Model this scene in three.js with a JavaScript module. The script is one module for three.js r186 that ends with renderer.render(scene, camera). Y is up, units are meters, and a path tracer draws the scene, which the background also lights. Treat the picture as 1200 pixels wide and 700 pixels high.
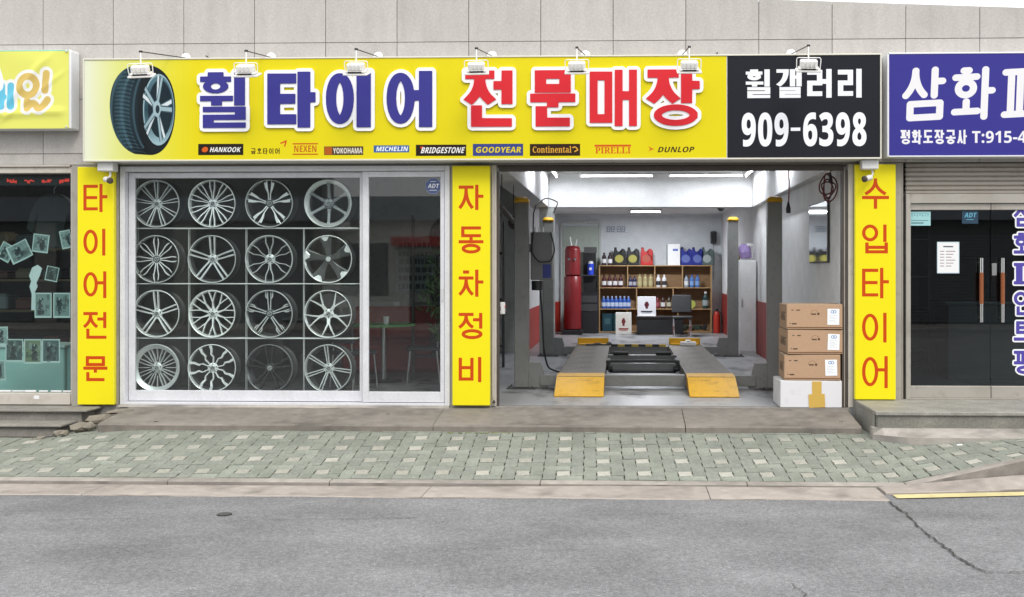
import * as THREE from 'three';
import { mergeGeometries } from 'three/addons/utils/BufferGeometryUtils.js';
import { ConvexGeometry } from 'three/addons/geometries/ConvexGeometry.js';
import { RectAreaLightUniformsLib } from 'three/addons/lights/RectAreaLightUniformsLib.js';

// ---------------------------------------------------------------- camera, sky, sun, exposure
const scene = new THREE.Scene();
const camera = new THREE.PerspectiveCamera(32.52, 1200 / 700, 0.1, 400);
camera.position.set(0, 1.45, 10.9);                       // eye 1.8 m above the road, shop floor is y = 0, facade is z = 0
camera.rotation.y = THREE.MathUtils.degToRad(1.8);
camera.setViewOffset(1200, 700, -92, 32, 1200, 700);      // the photograph is an off-centre, straightened crop
const EXPOSURE = 2.5;
{ // overcast sky: brighter overhead than at the horizon, the same all round
  const W = 256, H = 128, data = new Float32Array(W * H * 4);
  for (let j = 0; j < H; j++) {
    const up = Math.sin(((j + 0.5) / H - 0.5) * Math.PI), l = up > 0 ? (1 + 0.85 * up) / 1.85 : 0.45;
    for (let i = 0; i < W; i++) data.set([l * 0.985, l, l * 1.02, 1], (j * W + i) * 4);
  }
  const t = new THREE.DataTexture(data, W, H, THREE.RGBAFormat, THREE.FloatType);
  t.mapping = THREE.EquirectangularReflectionMapping; t.magFilter = THREE.LinearFilter; t.needsUpdate = true;
  scene.background = t; scene.environment = t;
}
const sun = new THREE.DirectionalLight(0xfff6ea, 0.7);
sun.position.set(5, 16, 13); sun.target.position.set(-1, 0, 0);
sun.castShadow = true; sun.shadow.radius = 44; sun.shadow.mapSize.set(2048, 2048);
Object.assign(sun.shadow.camera, { left: -14, right: 14, top: 14, bottom: -14, near: 1, far: 60 });
sun.name = 'sun'; scene.add(sun, sun.target);
const renderer = new THREE.WebGLRenderer({ antialias: true });
renderer.toneMapping = THREE.LinearToneMapping;
renderer.toneMappingExposure = EXPOSURE;
renderer.shadowMap.enabled = true;
RectAreaLightUniformsLib.init();

// ---------------------------------------------------------------- helpers
let seed = 20771;
const rnd = () => { seed = (seed + 0x6d2b79f5) | 0; let t = Math.imul(seed ^ (seed >>> 15), 1 | seed); t = (t + Math.imul(t ^ (t >>> 7), 61 | t)) ^ t; return ((t ^ (t >>> 14)) >>> 0) / 4294967296; };
const rr = (a, b) => a + (b - a) * rnd();
const V = (x, y, z) => new THREE.Vector3(x, y, z);
const V2 = (x, y) => new THREE.Vector2(x, y);
const taken = {};
const numbered = (n) => { taken[n] = (taken[n] ?? -1) + 1; return taken[n] ? n + '_' + String(taken[n]).padStart(3, '0') : n; };
function tag(o, label, category, group, kind) {
  if (label) o.userData.label = label;
  if (category) o.userData.category = category;
  if (group) o.userData.group = group;
  if (kind) o.userData.kind = kind;
  return o;
}
function thing(name, label, category, [x, y, z] = [0, 0, 0], turn = 0, group) {
  const o = new THREE.Group(); o.name = numbered(name); o.position.set(x, y, z); o.rotation.y = turn; scene.add(o);
  return tag(o, label, category, group);
}
function part(name, g, m, parent, x = 0, y = 0, z = 0, rx = 0, ry = 0, rz = 0) {
  const o = new THREE.Mesh(g, m); o.name = name; o.position.set(x, y, z); o.rotation.set(rx, ry, rz);
  o.castShadow = o.receiveShadow = true; parent.add(o); return o;
}
function single(name, g, m, label, category, [x, y, z] = [0, 0, 0], turn = 0, group) {
  const o = part(numbered(name), g, m, scene, x, y, z, 0, turn, 0); return tag(o, label, category, group);
}
function struct(name, g, m, x = 0, y = 0, z = 0) { const o = part(numbered(name), g, m, scene, x, y, z); o.userData.kind = 'structure'; return o; }
function copy(o, pos, turn, label, group) {
  const c = o.clone(); c.name = numbered(o.name.replace(/_\d{3}$/, '')); c.position.set(...pos); if (turn !== undefined) c.rotation.y = turn; scene.add(c);
  c.userData = { ...o.userData }; if (label) c.userData.label = label; if (group) c.userData.group = group; return c;
}
// uv in metres, by the way each triangle faces
function metreUV(g0) {
  const g = g0.index ? g0.toNonIndexed() : g0, p = g.attributes.position, uv = new Float32Array(p.count * 2), a = V(), b = V(), c = V(), n = V();
  for (let i = 0; i < p.count; i += 3) {
    a.fromBufferAttribute(p, i); b.fromBufferAttribute(p, i + 1); c.fromBufferAttribute(p, i + 2);
    n.copy(b).sub(a).cross(c.clone().sub(a));
    const ax = Math.abs(n.x), ay = Math.abs(n.y), az = Math.abs(n.z);
    [a, b, c].forEach((v, k) => { const q = ay >= ax && ay >= az ? [v.x, v.z] : ax >= az ? [v.z, v.y] : [v.x, v.y]; uv.set(q, (i + k) * 2); });
  }
  g.setAttribute('uv', new THREE.BufferAttribute(uv, 2)); return g;
}
const clean = (g0) => { let g = g0.index ? g0.toNonIndexed() : g0; if (!g.attributes.normal) g.computeVertexNormals(); if (!g.attributes.uv) g = metreUV(g); for (const k of Object.keys(g.attributes)) if (!['position', 'normal', 'uv'].includes(k)) g.deleteAttribute(k); return g; };
const merge = (list) => mergeGeometries(list.map(clean), false);
const boxes = new Map();
function box(w, h, d, b = 0.003) { // chamfered box about its centre
  const key = [w, h, d, b].map((v) => v.toFixed(4)).join(); if (boxes.has(key)) return boxes.get(key);
  b = Math.min(b, w * 0.45, h * 0.45, d * 0.45);
  const H = [w / 2, h / 2, d / 2], pos = [], T = (p, q, r) => pos.push(...p, ...q, ...r);
  const pt = (s, ax) => [0, 1, 2].map((i) => s[i] * (H[i] - (i === ax ? 0 : b)));
  const out = (l) => { // wind a convex polygon outward
    const [p, q, r] = l, u = q.map((v, i) => v - p[i]), v = r.map((x, i) => x - p[i]), n = [u[1] * v[2] - u[2] * v[1], u[2] * v[0] - u[0] * v[2], u[0] * v[1] - u[1] * v[0]];
    const m = [0, 1, 2].map((i) => l.reduce((s, x) => s + x[i], 0)); if (n[0] * m[0] + n[1] * m[1] + n[2] * m[2] < 0) l.reverse();
    for (let i = 1; i < l.length - 1; i++) T(l[0], l[i], l[i + 1]);
  };
  for (let ax = 0; ax < 3; ax++) for (const s of [-1, 1]) {
    const j = (ax + 1) % 3, k = (ax + 2) % 3;
    out([[1, 1], [-1, 1], [-1, -1], [1, -1]].map(([e, f]) => { const q = [0, 0, 0]; q[ax] = s; q[j] = e; q[k] = f; return pt(q, ax); }));
    for (const e of [-1, 1]) { const mk = (f, a) => { const q = [0, 0, 0]; q[ax] = s; q[j] = e; q[k] = f; return pt(q, a); }; out([mk(1, ax), mk(-1, ax), mk(-1, j), mk(1, j)]); }
  }
  for (const a of [-1, 1]) for (const e of [-1, 1]) for (const f of [-1, 1]) out([0, 1, 2].map((ax) => pt([a, e, f], ax)));
  const g = new THREE.BufferGeometry(); g.setAttribute('position', new THREE.Float32BufferAttribute(pos, 3)); g.computeVertexNormals();
  boxes.set(key, metreUV(g)); return boxes.get(key);
}
const at = (g, x = 0, y = 0, z = 0, rx = 0, ry = 0, rz = 0) => { const q = g.clone(); q.applyMatrix4(new THREE.Matrix4().makeRotationFromEuler(new THREE.Euler(rx, ry, rz))); q.translate(x, y, z); return q; };
// a box given by its limits, with uv in world metres
const span = (x0, x1, y0, y1, z0, z1, b = 0.003) => metreUV(at(box(x1 - x0, y1 - y0, z1 - z0, b), (x0 + x1) / 2, (y0 + y1) / 2, (z0 + z1) / 2));
const cyl = (r0, r1, h, n = 20) => new THREE.CylinderGeometry(r0, r1, h, n);
const tube = (pts, r, n = 24, k = 7) => new THREE.TubeGeometry(new THREE.CatmullRomCurve3(pts.map((p) => V(...p)), false, 'catmullrom', 0.3), n, r, k);
const lathe = (pts, n = 28) => new THREE.LatheGeometry(pts.map((p) => V2(...p)), n);
const plane = (w, h) => new THREE.PlaneGeometry(w, h);
function hull(n, sx, sy, sz) { const l = []; for (let i = 0; i < n; i++) { const v = V(rr(-1, 1), rr(-1, 1), rr(-1, 1)).normalize().multiplyScalar(rr(0.75, 1)); l.push(V(v.x * sx, v.y * sy, v.z * sz)); } return metreUV(new ConvexGeometry(l)); }

// ---- textures: tiling value noise
const hash = (x, y, s) => { let h = Math.imul(x, 374761393) + Math.imul(y, 668265263) + Math.imul(s, 974634431); h = Math.imul(h ^ (h >>> 13), 1274126177); return ((h ^ (h >>> 16)) >>> 0) / 4294967296; };
const md = (a, n) => ((a % n) + n) % n;
function pn(x, y, px, py, s) {
  const ix = Math.floor(x), iy = Math.floor(y), u = x - ix, v = y - iy, a = u * u * (3 - 2 * u), b = v * v * (3 - 2 * v), h = (i, j) => hash(md(ix + i, px), md(iy + j, py), s);
  return (h(0, 0) * (1 - a) + h(1, 0) * a) * (1 - b) + (h(0, 1) * (1 - a) + h(1, 1) * a) * b;
}
const fbm = (u, v, fx, fy, s, o = 4) => { let t = 0, a = 0.5, n = 0; for (let i = 0; i < o; i++) { t += a * pn(u * fx, v * fy, fx, fy, s + i * 17); n += a; a *= 0.5; fx *= 2; fy *= 2; } return t / n; };
function dtex(size, metres, fn, srgb = true) {
  const d = new Uint8Array(size * size * 4);
  for (let j = 0; j < size; j++) for (let i = 0; i < size; i++) { const c = fn(i / size, j / size, i, j); for (let k = 0; k < 3; k++) d[(j * size + i) * 4 + k] = Math.max(0, Math.min(255, c[k] ?? c[0])); d[(j * size + i) * 4 + 3] = 255; }
  const t = new THREE.DataTexture(d, size, size); t.wrapS = t.wrapT = THREE.RepeatWrapping; t.magFilter = THREE.LinearFilter; t.minFilter = THREE.LinearFilter; if (srgb) t.colorSpace = THREE.SRGBColorSpace;
  t.repeat.set(1 / metres, 1 / metres); t.needsUpdate = true; return t;
}
const shifted = (t, u, v) => { const c = t.clone(); c.offset.set(u, v); c.needsUpdate = true; return c; };
const grey = (v) => [v, v, v];
function std(c, rough = 0.6, metal = 0, extra = {}) { return new THREE.MeshStandardMaterial({ color: Array.isArray(c) ? new THREE.Color().setRGB(...c) : c, roughness: rough, metalness: metal, ...extra }); }
function canvas(w, h, draw) { const c = document.createElement('canvas'); c.width = w; c.height = h; const x = c.getContext('2d'); draw(x, w, h); return c; }
function ctex(w, h, draw) { const t = new THREE.CanvasTexture(canvas(w, h, draw)); t.colorSpace = THREE.SRGBColorSpace; t.magFilter = THREE.LinearFilter; return t; }

// fine speckle shared by many painted surfaces (multiplies the colour), and bumps
const speck = dtex(512, 1.0, (u, v, i, j) => grey(232 + 18 * (fbm(u, v, 6, 6, 3) - 0.5) + 14 * (fbm(u, v, 64, 64, 9, 2) - 0.5) + 10 * (hash(i, j, 5) - 0.5)));
const grimeT = dtex(512, 1.7, (u, v, i, j) => { const a = fbm(u, v, 4, 4, 31, 5), b = fbm(u, v, 24, 24, 37, 4); const d = Math.max(0, a - 0.5) * 60 + Math.max(0, b - 0.6) * 60; return [236 - d, 234 - d * 1.05, 230 - d * 1.15]; });
const bumpFine = dtex(512, 0.5, (u, v, i, j) => grey(128 + 90 * (fbm(u, v, 48, 48, 71, 3) - 0.5) + 60 * (hash(i, j, 8) - 0.5)), false);
const matte = (c, rough = 0.5, extra = {}) => new THREE.MeshPhysicalMaterial({ color: new THREE.Color().setRGB(...c), roughness: rough, specularIntensity: 0.35, ...extra });
const painted = (c, rough = 0.5, extra = {}) => std(c, rough, 0, { map: speck, ...extra });
const worn = (c, rough = 0.7, extra = {}) => std(c, rough, 0, { map: grimeT, bumpMap: bumpFine, bumpScale: 0.0006, ...extra });

// ---- lettering: Korean syllables are put together from strokes
const CHO = 'ㄱㄲㄴㄷㄸㄹㅁㅂㅃㅅㅆㅇㅈㅉㅊㅋㅌㅍㅎ', JUNG = 'ㅏㅐㅑㅒㅓㅔㅕㅖㅗㅘㅙㅚㅛㅜㅝㅞㅟㅠㅡㅢㅣ', JONG = ' ㄱㄲㄳㄴㄵㄶㄷㄹㄺㄻㄼㄽㄾㄿㅀㅁㅂㅄㅅㅆㅇㅈㅊㅋㅌㅍㅎ';
const SPLIT = { 'ㅘ': 'ㅗㅏ', 'ㅙ': 'ㅗㅐ', 'ㅚ': 'ㅗㅣ', 'ㅝ': 'ㅜㅓ', 'ㅞ': 'ㅜㅔ', 'ㅟ': 'ㅜㅣ', 'ㅢ': 'ㅡㅣ' };
function hangul(ctx, ch, x, y, w, h, tv, th, cap = 'square', ring = 1) {
  const code = ch.charCodeAt(0) - 0xac00, c = CHO[Math.floor(code / 588)], v = JUNG[Math.floor(code / 28) % 21], f = JONG[code % 28], k = tv / th, W = w / k;
  ctx.save(); ctx.translate(x, y); ctx.scale(k, 1); ctx.lineWidth = th; ctx.lineCap = cap; ctx.lineJoin = cap === 'square' ? 'miter' : 'round';
  let B;
  const X = (u) => B[0] * W + th / 2 + u * ((B[2] - B[0]) * W - th), Y = (q) => B[1] * h + th / 2 + q * ((B[3] - B[1]) * h - th);
  const L = (...p) => { ctx.beginPath(); ctx.moveTo(X(p[0]), Y(p[1])); for (let i = 2; i < p.length; i += 2) ctx.lineTo(X(p[i]), Y(p[i + 1])); ctx.stroke(); };
  const Q = (a, b, cx, cy, d, e) => { ctx.beginPath(); ctx.moveTo(X(a), Y(b)); ctx.quadraticCurveTo(X(cx), Y(cy), X(d), Y(e)); ctx.stroke(); };
  const O = (x0, y0, x1, y1) => { ctx.beginPath(); ctx.ellipse((X(x0) + X(x1)) / 2, (Y(y0) + Y(y1)) / 2, Math.abs(X(x1) - X(x0)) / 2 + th * (1 - ring) / 2, Math.abs(Y(y1) - Y(y0)) / 2 + th * (1 - ring) / 2, 0, 0, 7); ctx.lineWidth = th * ring; ctx.stroke(); ctx.lineWidth = th; };
  const tall = !'ㅗㅛㅜㅠㅡ'.includes(v) && !SPLIT[v];
  const J = {
    'ㄱ': (fin) => (fin || !tall ? L(0, 0, 1, 0, 1, 1) : (L(0, 0, 0.95, 0), Q(0.95, 0, 0.95, 0.65, 0.1, 1))), 'ㄴ': () => L(0, 0, 0, 1, 1, 1), 'ㄷ': () => L(1, 0, 0, 0, 0, 1, 1, 1), 'ㄹ': () => L(0, 0, 1, 0, 1, 0.5, 0, 0.5, 0, 1, 1, 1),
    'ㅁ': () => { L(0, 0, 1, 0, 1, 1, 0, 1, 0, 0, 0.5, 0); }, 'ㅂ': () => { L(0, 0, 0, 1, 1, 1, 1, 0); L(0, 0.42, 1, 0.42); },
    'ㅅ': () => { Q(0.5, 0, 0.5, 0.6, 0.02, 1); Q(0.5, 0.15, 0.55, 0.65, 0.98, 1); }, 'ㅇ': () => O(0, 0, 1, 1), 'ㅈ': () => { L(0, 0, 1, 0); Q(0.5, 0.1, 0.5, 0.65, 0.02, 1); Q(0.5, 0.2, 0.55, 0.7, 0.98, 1); },
    'ㅊ': () => { L(0.38, 0, 0.62, 0); L(0, 0.28, 1, 0.28); Q(0.5, 0.35, 0.5, 0.75, 0.02, 1); Q(0.5, 0.4, 0.55, 0.78, 0.98, 1); }, 'ㅌ': () => { L(1, 0, 0, 0, 0, 1, 1, 1); L(0, 0.5, 0.95, 0.5); },
    'ㅍ': () => { L(0, 0, 1, 0); L(0.28, 0, 0.28, 1); L(0.72, 0, 0.72, 1); L(0, 1, 1, 1); }, 'ㅎ': () => { L(0.38, 0, 0.62, 0); L(0, 0.27, 1, 0.27); O(0.14, 0.46, 0.86, 1); },
    'ㅏ': () => { L(0.3, 0, 0.3, 1); L(0.3, 0.45, 1, 0.45); }, 'ㅐ': () => { L(0, 0, 0, 1); L(1, 0, 1, 1); L(0, 0.45, 1, 0.45); }, 'ㅓ': () => { L(0.85, 0, 0.85, 1); L(0, 0.42, 0.85, 0.42); }, 'ㅔ': () => { L(0.35, 0, 0.35, 1); L(1, 0, 1, 1); L(-0.15, 0.45, 0.35, 0.45); },
    'ㅕ': () => { L(0.85, 0, 0.85, 1); L(0, 0.3, 0.85, 0.3); L(0, 0.62, 0.85, 0.62); }, 'ㅣ': () => L(0.7, 0, 0.7, 1), 'ㅗ': () => { L(0.5, 0, 0.5, 0.75); L(0, 0.75, 1, 0.75); }, 'ㅜ': () => { L(0, 0.15, 1, 0.15); L(0.5, 0.15, 0.5, 1); }, 'ㅡ': () => L(0, 0.5, 1, 0.5),
  };
  const fin = f !== ' ', put = (b, j, e) => { B = b; J[j](e); };
  const two = 'ㅐㅔ'.includes(v); if (tall) { put(fin ? [0, 0, two ? 0.5 : 0.6, 0.58] : [0, 0.03, two ? 0.48 : 0.6, 0.94], c); const vx = two ? 0.53 : 0.58; put(fin ? [vx, 0, 1, 0.6] : [vx, 0, 1, 1], v); if (fin) put([0.12, 0.62, 0.96, 1], f, 1); }
  else if (SPLIT[v]) { put(fin ? [0, 0, 0.66, 0.38] : [0, 0, 0.64, 0.58], c); put(fin ? [0, 0.41, 0.7, 0.6] : [0, 0.58, 0.68, 0.95], SPLIT[v][0]); put(fin ? [0.62, 0, 1, 0.6] : [0.6, 0, 1, 1], SPLIT[v][1]); if (fin) put([0.06, 0.62, 0.97, 1], f, 1); }
  else { put(fin ? [0.1, 0, 0.9, 0.4] : [0.1, 0, 0.9, 0.54], c); put(fin ? [0, 0.4, 1, 0.66] : [0, 0.52, 1, 1], v); if (fin) put([0.12, 0.64, 0.88, 1], f, 1); }
  ctx.restore();
}
function latin(ctx, text, x, y, w, h, font = 'bold {}px sans-serif', lean = 0) { // text fitted into a box
  ctx.save(); ctx.font = font.replace('{}', 100); const m = ctx.measureText(text).width; ctx.translate(x, y + h); ctx.transform(1, 0, -lean, 1, 0, 0); ctx.scale(w / m, h / 72); ctx.textBaseline = 'alphabetic'; ctx.fillText(text, 0, 0); ctx.restore();
}
// outlines of what is drawn on a canvas, as Shapes in metres
function trace(cv, px) {
  const w = cv.width, h = cv.height, d = cv.getContext('2d').getImageData(0, 0, w, h).data, A = (i, j) => (i < 0 || j < 0 || i >= w || j >= h ? 0 : d[(j * w + i) * 4 + 3] / 255), next = new Map(), key = (p) => p[0].toFixed(3) + ',' + p[1].toFixed(3);
  for (let j = -1; j < h; j++) for (let i = -1; i < w; i++) {
    const a = A(i, j), b = A(i + 1, j), c = A(i + 1, j + 1), e = A(i, j + 1), m = (a > 0.5) | ((b > 0.5) << 1) | ((c > 0.5) << 2) | ((e > 0.5) << 3); if (!m || m === 15) continue;
    const t = (p, q) => (0.5 - p) / (q - p), N = () => [i + t(a, b), j], E = () => [i + 1, j + t(b, c)], S = () => [i + t(e, c), j + 1], Wt = () => [i, j + t(a, e)];
    const seg = { 1: [[Wt, N]], 2: [[N, E]], 3: [[Wt, E]], 4: [[E, S]], 5: [[Wt, N], [E, S]], 6: [[N, S]], 7: [[Wt, S]], 8: [[S, Wt]], 9: [[S, N]], 10: [[N, E], [S, Wt]], 11: [[S, E]], 12: [[E, Wt]], 13: [[E, N]], 14: [[N, Wt]] }[m];
    for (const [p, q] of seg) { const P = p(), Qq = q(); next.set(key(P), [P, Qq]); }
  }
  const loops = [];
  while (next.size) {
    const [k0, s0] = next.entries().next().value; let k = k0; const l = [];
    while (next.has(k)) { const [p, q] = next.get(k); next.delete(k); l.push(p); k = key(q); }
    const simp = (l2) => { if (l2.length < 3) return l2; const a = l2[0], b = l2[l2.length - 1], dx = b[0] - a[0], dy = b[1] - a[1], n = Math.hypot(dx, dy) || 1e-9; let best = 0, bi = 0; for (let i = 1; i < l2.length - 1; i++) { const q = Math.abs((l2[i][0] - a[0]) * dy - (l2[i][1] - a[1]) * dx) / n; if (q > best) { best = q; bi = i; } } return best > 0.35 ? simp(l2.slice(0, bi + 1)).slice(0, -1).concat(simp(l2.slice(bi))) : [a, b]; };
    const hlf = l.length >> 1; if (l.length > 8) loops.push(simp(l.slice(0, hlf + 1)).slice(0, -1).concat(simp(l.slice(hlf).concat([l[0]])).slice(0, -1)));
  }
  const area = (l) => l.reduce((s, p, i) => { const q = l[(i + 1) % l.length]; return s + p[0] * q[1] - q[0] * p[1]; }, 0) / 2, inside = (p, l) => { let r = false; for (let i = 0, j = l.length - 1; i < l.length; j = i++) if (l[i][1] > p[1] !== l[j][1] > p[1] && p[0] < ((l[j][0] - l[i][0]) * (p[1] - l[i][1])) / (l[j][1] - l[i][1]) + l[i][0]) r = !r; return r; };
  const pts = (l) => l.map((p) => V2(p[0] * px, -p[1] * px)), big = Math.sign(loops.reduce((s, l) => (Math.abs(area(l)) > Math.abs(s) ? area(l) : s), 0)), outer = loops.filter((l) => Math.sign(area(l)) === big && Math.abs(area(l)) > 4), holes = loops.filter((l) => Math.sign(area(l)) !== big && Math.abs(area(l)) > 4);
  return outer.map((l) => { const s = new THREE.Shape(pts(l)); for (const q of holes) if (inside(q[0], l)) s.holes.push(new THREE.Path(pts(q))); return s; });
}
const grown = (cv, r) => canvas(cv.width, cv.height, (x) => { for (let i = 0; i < 40; i++) x.drawImage(cv, r * Math.cos(i / 40 * 6.2832), r * Math.sin(i / 40 * 6.2832)); x.drawImage(cv, 0, 0); });
// ---------------------------------------------------------------- surface materials
const asphaltT = dtex(1024, 2.2, (u, v, i, j) => { const a = fbm(u, v, 5, 5, 101, 5), g = hash(i >> 1, j >> 1, 7), g2 = hash(i, j, 11), st = fbm(u, v, 128, 128, 121, 2); let c = 110 + 26 * (a - 0.5) + 26 * (g - 0.5) + 18 * (g2 - 0.5) + 34 * (st - 0.5); if (g > 0.975) c += 36; if (g2 < 0.03) c -= 34; return [c * 1.0, c * 0.995, c * 0.995]; });
const asphaltB = dtex(1024, 2.2, (u, v, i, j) => grey(128 + 110 * (fbm(u, v, 128, 128, 121, 2) - 0.5) + 70 * (hash(i >> 1, j >> 1, 7) - 0.5)), false);
const concT = dtex(1024, 2.4, (u, v, i, j) => { const a = fbm(u, v, 3, 5, 201, 6), b = fbm(u, v, 30, 30, 207, 4), d = Math.max(0, fbm(u, v, 7, 9, 213, 5) - 0.56) * 130, c = 158 + 46 * (a - 0.5) + 30 * (b - 0.5) + 20 * (hash(i, j, 3) - 0.5) - d; return [c, c * 0.972, c * 0.935]; });
const stoneT = dtex(1024, 1.3, (u, v, i, j) => { const a = fbm(u, v, 4, 4, 301, 5), s = hash(i >> 1, j >> 1, 5), s2 = fbm(u, v, 150, 150, 311, 2); const st = fbm(u, v, 16, 3, 317, 5); const c = 196 + 14 * (a - 0.5) + 16 * (st - 0.5) + 26 * (s2 - 0.5) + (s > 0.96 ? -22 : s < 0.05 ? 12 : 0); return [c, c * 0.978, c * 0.95]; });
const granT = dtex(512, 0.7, (u, v, i, j) => { const s = hash(i >> 1, j >> 1, 15), a = fbm(u, v, 5, 5, 351, 5), b = fbm(u, v, 90, 90, 357, 2); const c = 158 + 46 * (a - 0.5) + 40 * (b - 0.5) + (s > 0.9 ? -28 : s < 0.08 ? 22 : 0); return [c, c * 0.99, c * 0.955]; });
const paveT = dtex(512, 0.9, (u, v, i, j) => { const a = fbm(u, v, 4, 4, 401, 5), s = hash(i, j, 25), b = fbm(u, v, 60, 60, 407, 3); return grey(212 + 54 * (a - 0.5) + 44 * (b - 0.5) + 34 * (s - 0.5)); });
const woodT = dtex(512, 0.6, (u, v) => { const g = fbm(u, v, 3, 40, 451, 4), b = fbm(u, v, 6, 90, 457, 3); const c = 214 + 40 * (g - 0.5) + 30 * (b - 0.5); return [c, c * 0.93, c * 0.8]; });
const cardT = dtex(512, 0.5, (u, v, i, j) => { const a = fbm(u, v, 5, 5, 501, 5), b = fbm(u, v, 4, 80, 507, 3); const c = 222 + 24 * (a - 0.5) + 22 * (b - 0.5) + 10 * (hash(i, j, 4) - 0.5); return grey(c); });
const plateT = dtex(512, 0.8, (u, v, i, j) => { const a = fbm(u, v, 4, 4, 551, 5), b = fbm(u, v, 40, 6, 557, 4), d = Math.max(0, fbm(u, v, 9, 9, 563, 5) - 0.55) * 190; return [212 + 60 * (a - 0.5) + 50 * (b - 0.5) - d, 208 + 60 * (a - 0.5) + 50 * (b - 0.5) - d * 1.1, 200 + 60 * (a - 0.5) + 50 * (b - 0.5) - d * 1.25]; });
const floorT = dtex(1024, 2.6, (u, v, i, j) => { const a = fbm(u, v, 4, 4, 601, 6), s = Math.max(0, fbm(u, v, 14, 8, 607, 5) - 0.54) * 330, b = fbm(u, v, 50, 4, 613, 3); return grey(214 + 30 * (a - 0.5) + 16 * (b - 0.5) - s + 10 * (hash(i, j, 6) - 0.5)); });

const scuffT = dtex(512, 0.7, (u, v, i, j) => { const s = fbm(u, v, 60, 5, 651, 4), s2 = fbm(u, v, 5, 70, 657, 4), b = fbm(u, v, 7, 7, 663, 5); let c = 236 - Math.max(0, s - 0.62) * 90 - Math.max(0, s2 - 0.64) * 150 - Math.max(0, b - 0.56) * 110; return [c, c - (236 - c) * 0.1, Math.min(255, c + (236 - c) * 0.6)]; });
const M = {
  asphalt: std([1, 1, 1], 0.92, 0, { map: asphaltT, bumpMap: asphaltB, bumpScale: 0.0025, vertexColors: true }),
  concrete: std([0.86, 0.85, 0.84], 0.9, 0, { map: concT, bumpMap: bumpFine, bumpScale: 0.0012 }),
  apron: std([0.52, 0.5, 0.475], 0.88, 0, { map: shifted(concT, 0.3, 0.7), bumpMap: bumpFine, bumpScale: 0.0012 }),
  gutter: std([0.86, 0.81, 0.785], 0.9, 0, { map: shifted(concT, 0.55, 0.2), bumpMap: bumpFine, bumpScale: 0.001 }),
  kerb: std([0.78, 0.76, 0.74], 0.9, 0, { map: shifted(concT, 0.15, 0.4), bumpMap: bumpFine, bumpScale: 0.0012 }),
  granite: std([0.74, 0.74, 0.72], 0.6, 0, { map: granT }),
  graniteOld: std([0.6, 0.58, 0.56], 0.75, 0, { map: granT }),
  joint: std([0.11, 0.105, 0.1], 0.95), soil: std([0.055, 0.055, 0.045], 1, 0, { map: grimeT }),
  white: painted([0.78, 0.78, 0.77], 0.35), whiteWall: std([0.84, 0.85, 0.85], 0.75, 0, { map: speck }), ceiling: std([0.75, 0.75, 0.74], 0.8, 0, { map: speck }),
  frame: painted([0.74, 0.75, 0.79], 0.3), frameOld: worn([0.56, 0.53, 0.49], 0.6), alu: worn([0.5, 0.49, 0.47], 0.4, { metalness: 0.5 }),
  brown: worn([0.085, 0.07, 0.062], 0.5), shutter: worn([0.38, 0.35, 0.32], 0.5, { metalness: 0.2 }), rubber: std([0.02, 0.02, 0.02], 0.7),
  black: std([0.016, 0.016, 0.018], 0.45), darkGrey: std([0.06, 0.062, 0.065], 0.5, 0, { map: speck }), liftGrey: worn([0.235, 0.245, 0.245], 0.42), liftDark: worn([0.06, 0.062, 0.066], 0.45),
  yellow: std([0.8, 0.45, 0.014], 0.45, 0, { map: scuffT }), plate: std([0.2, 0.185, 0.165], 0.5, 0.3, { map: plateT }), floor: std([0.44, 0.45, 0.46], 0.38, 0, { map: floorT }),
  red: worn([0.5, 0.035, 0.018], 0.5), darkRed: worn([0.24, 0.018, 0.022], 0.35), chrome: std([0.8, 0.8, 0.8], 0.15, 1), steel: std([0.62, 0.62, 0.62], 0.28, 1), wood: std([0.62, 0.46, 0.29], 0.6, 0, { map: woodT }), woodGrip: std([0.34, 0.12, 0.05], 0.4, 0, { map: woodT }),
  card: std([0.47, 0.325, 0.21], 0.85, 0, { map: cardT }), whiteCard: std([0.8, 0.8, 0.8], 0.8, 0, { map: cardT }), tape: std([0.55, 0.36, 0.08], 0.25), paper: std([0.85, 0.85, 0.84], 0.8),
  glass: new THREE.MeshPhysicalMaterial({ color: new THREE.Color().setRGB(0.86, 0.93, 0.91), transmission: 1, roughness: 0.01, thickness: 0, ior: 1.72 }),
  glassDark: new THREE.MeshPhysicalMaterial({ color: new THREE.Color().setRGB(0.3, 0.43, 0.45), transmission: 1, roughness: 0.01, thickness: 0, ior: 1.72 }),
  glassTeal: new THREE.MeshPhysicalMaterial({ color: new THREE.Color().setRGB(0.64, 0.78, 0.77), transmission: 1, roughness: 0.01, thickness: 0, ior: 1.72 }),
  mirror: std([0.75, 0.78, 0.8], 0.04, 1),
};

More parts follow.
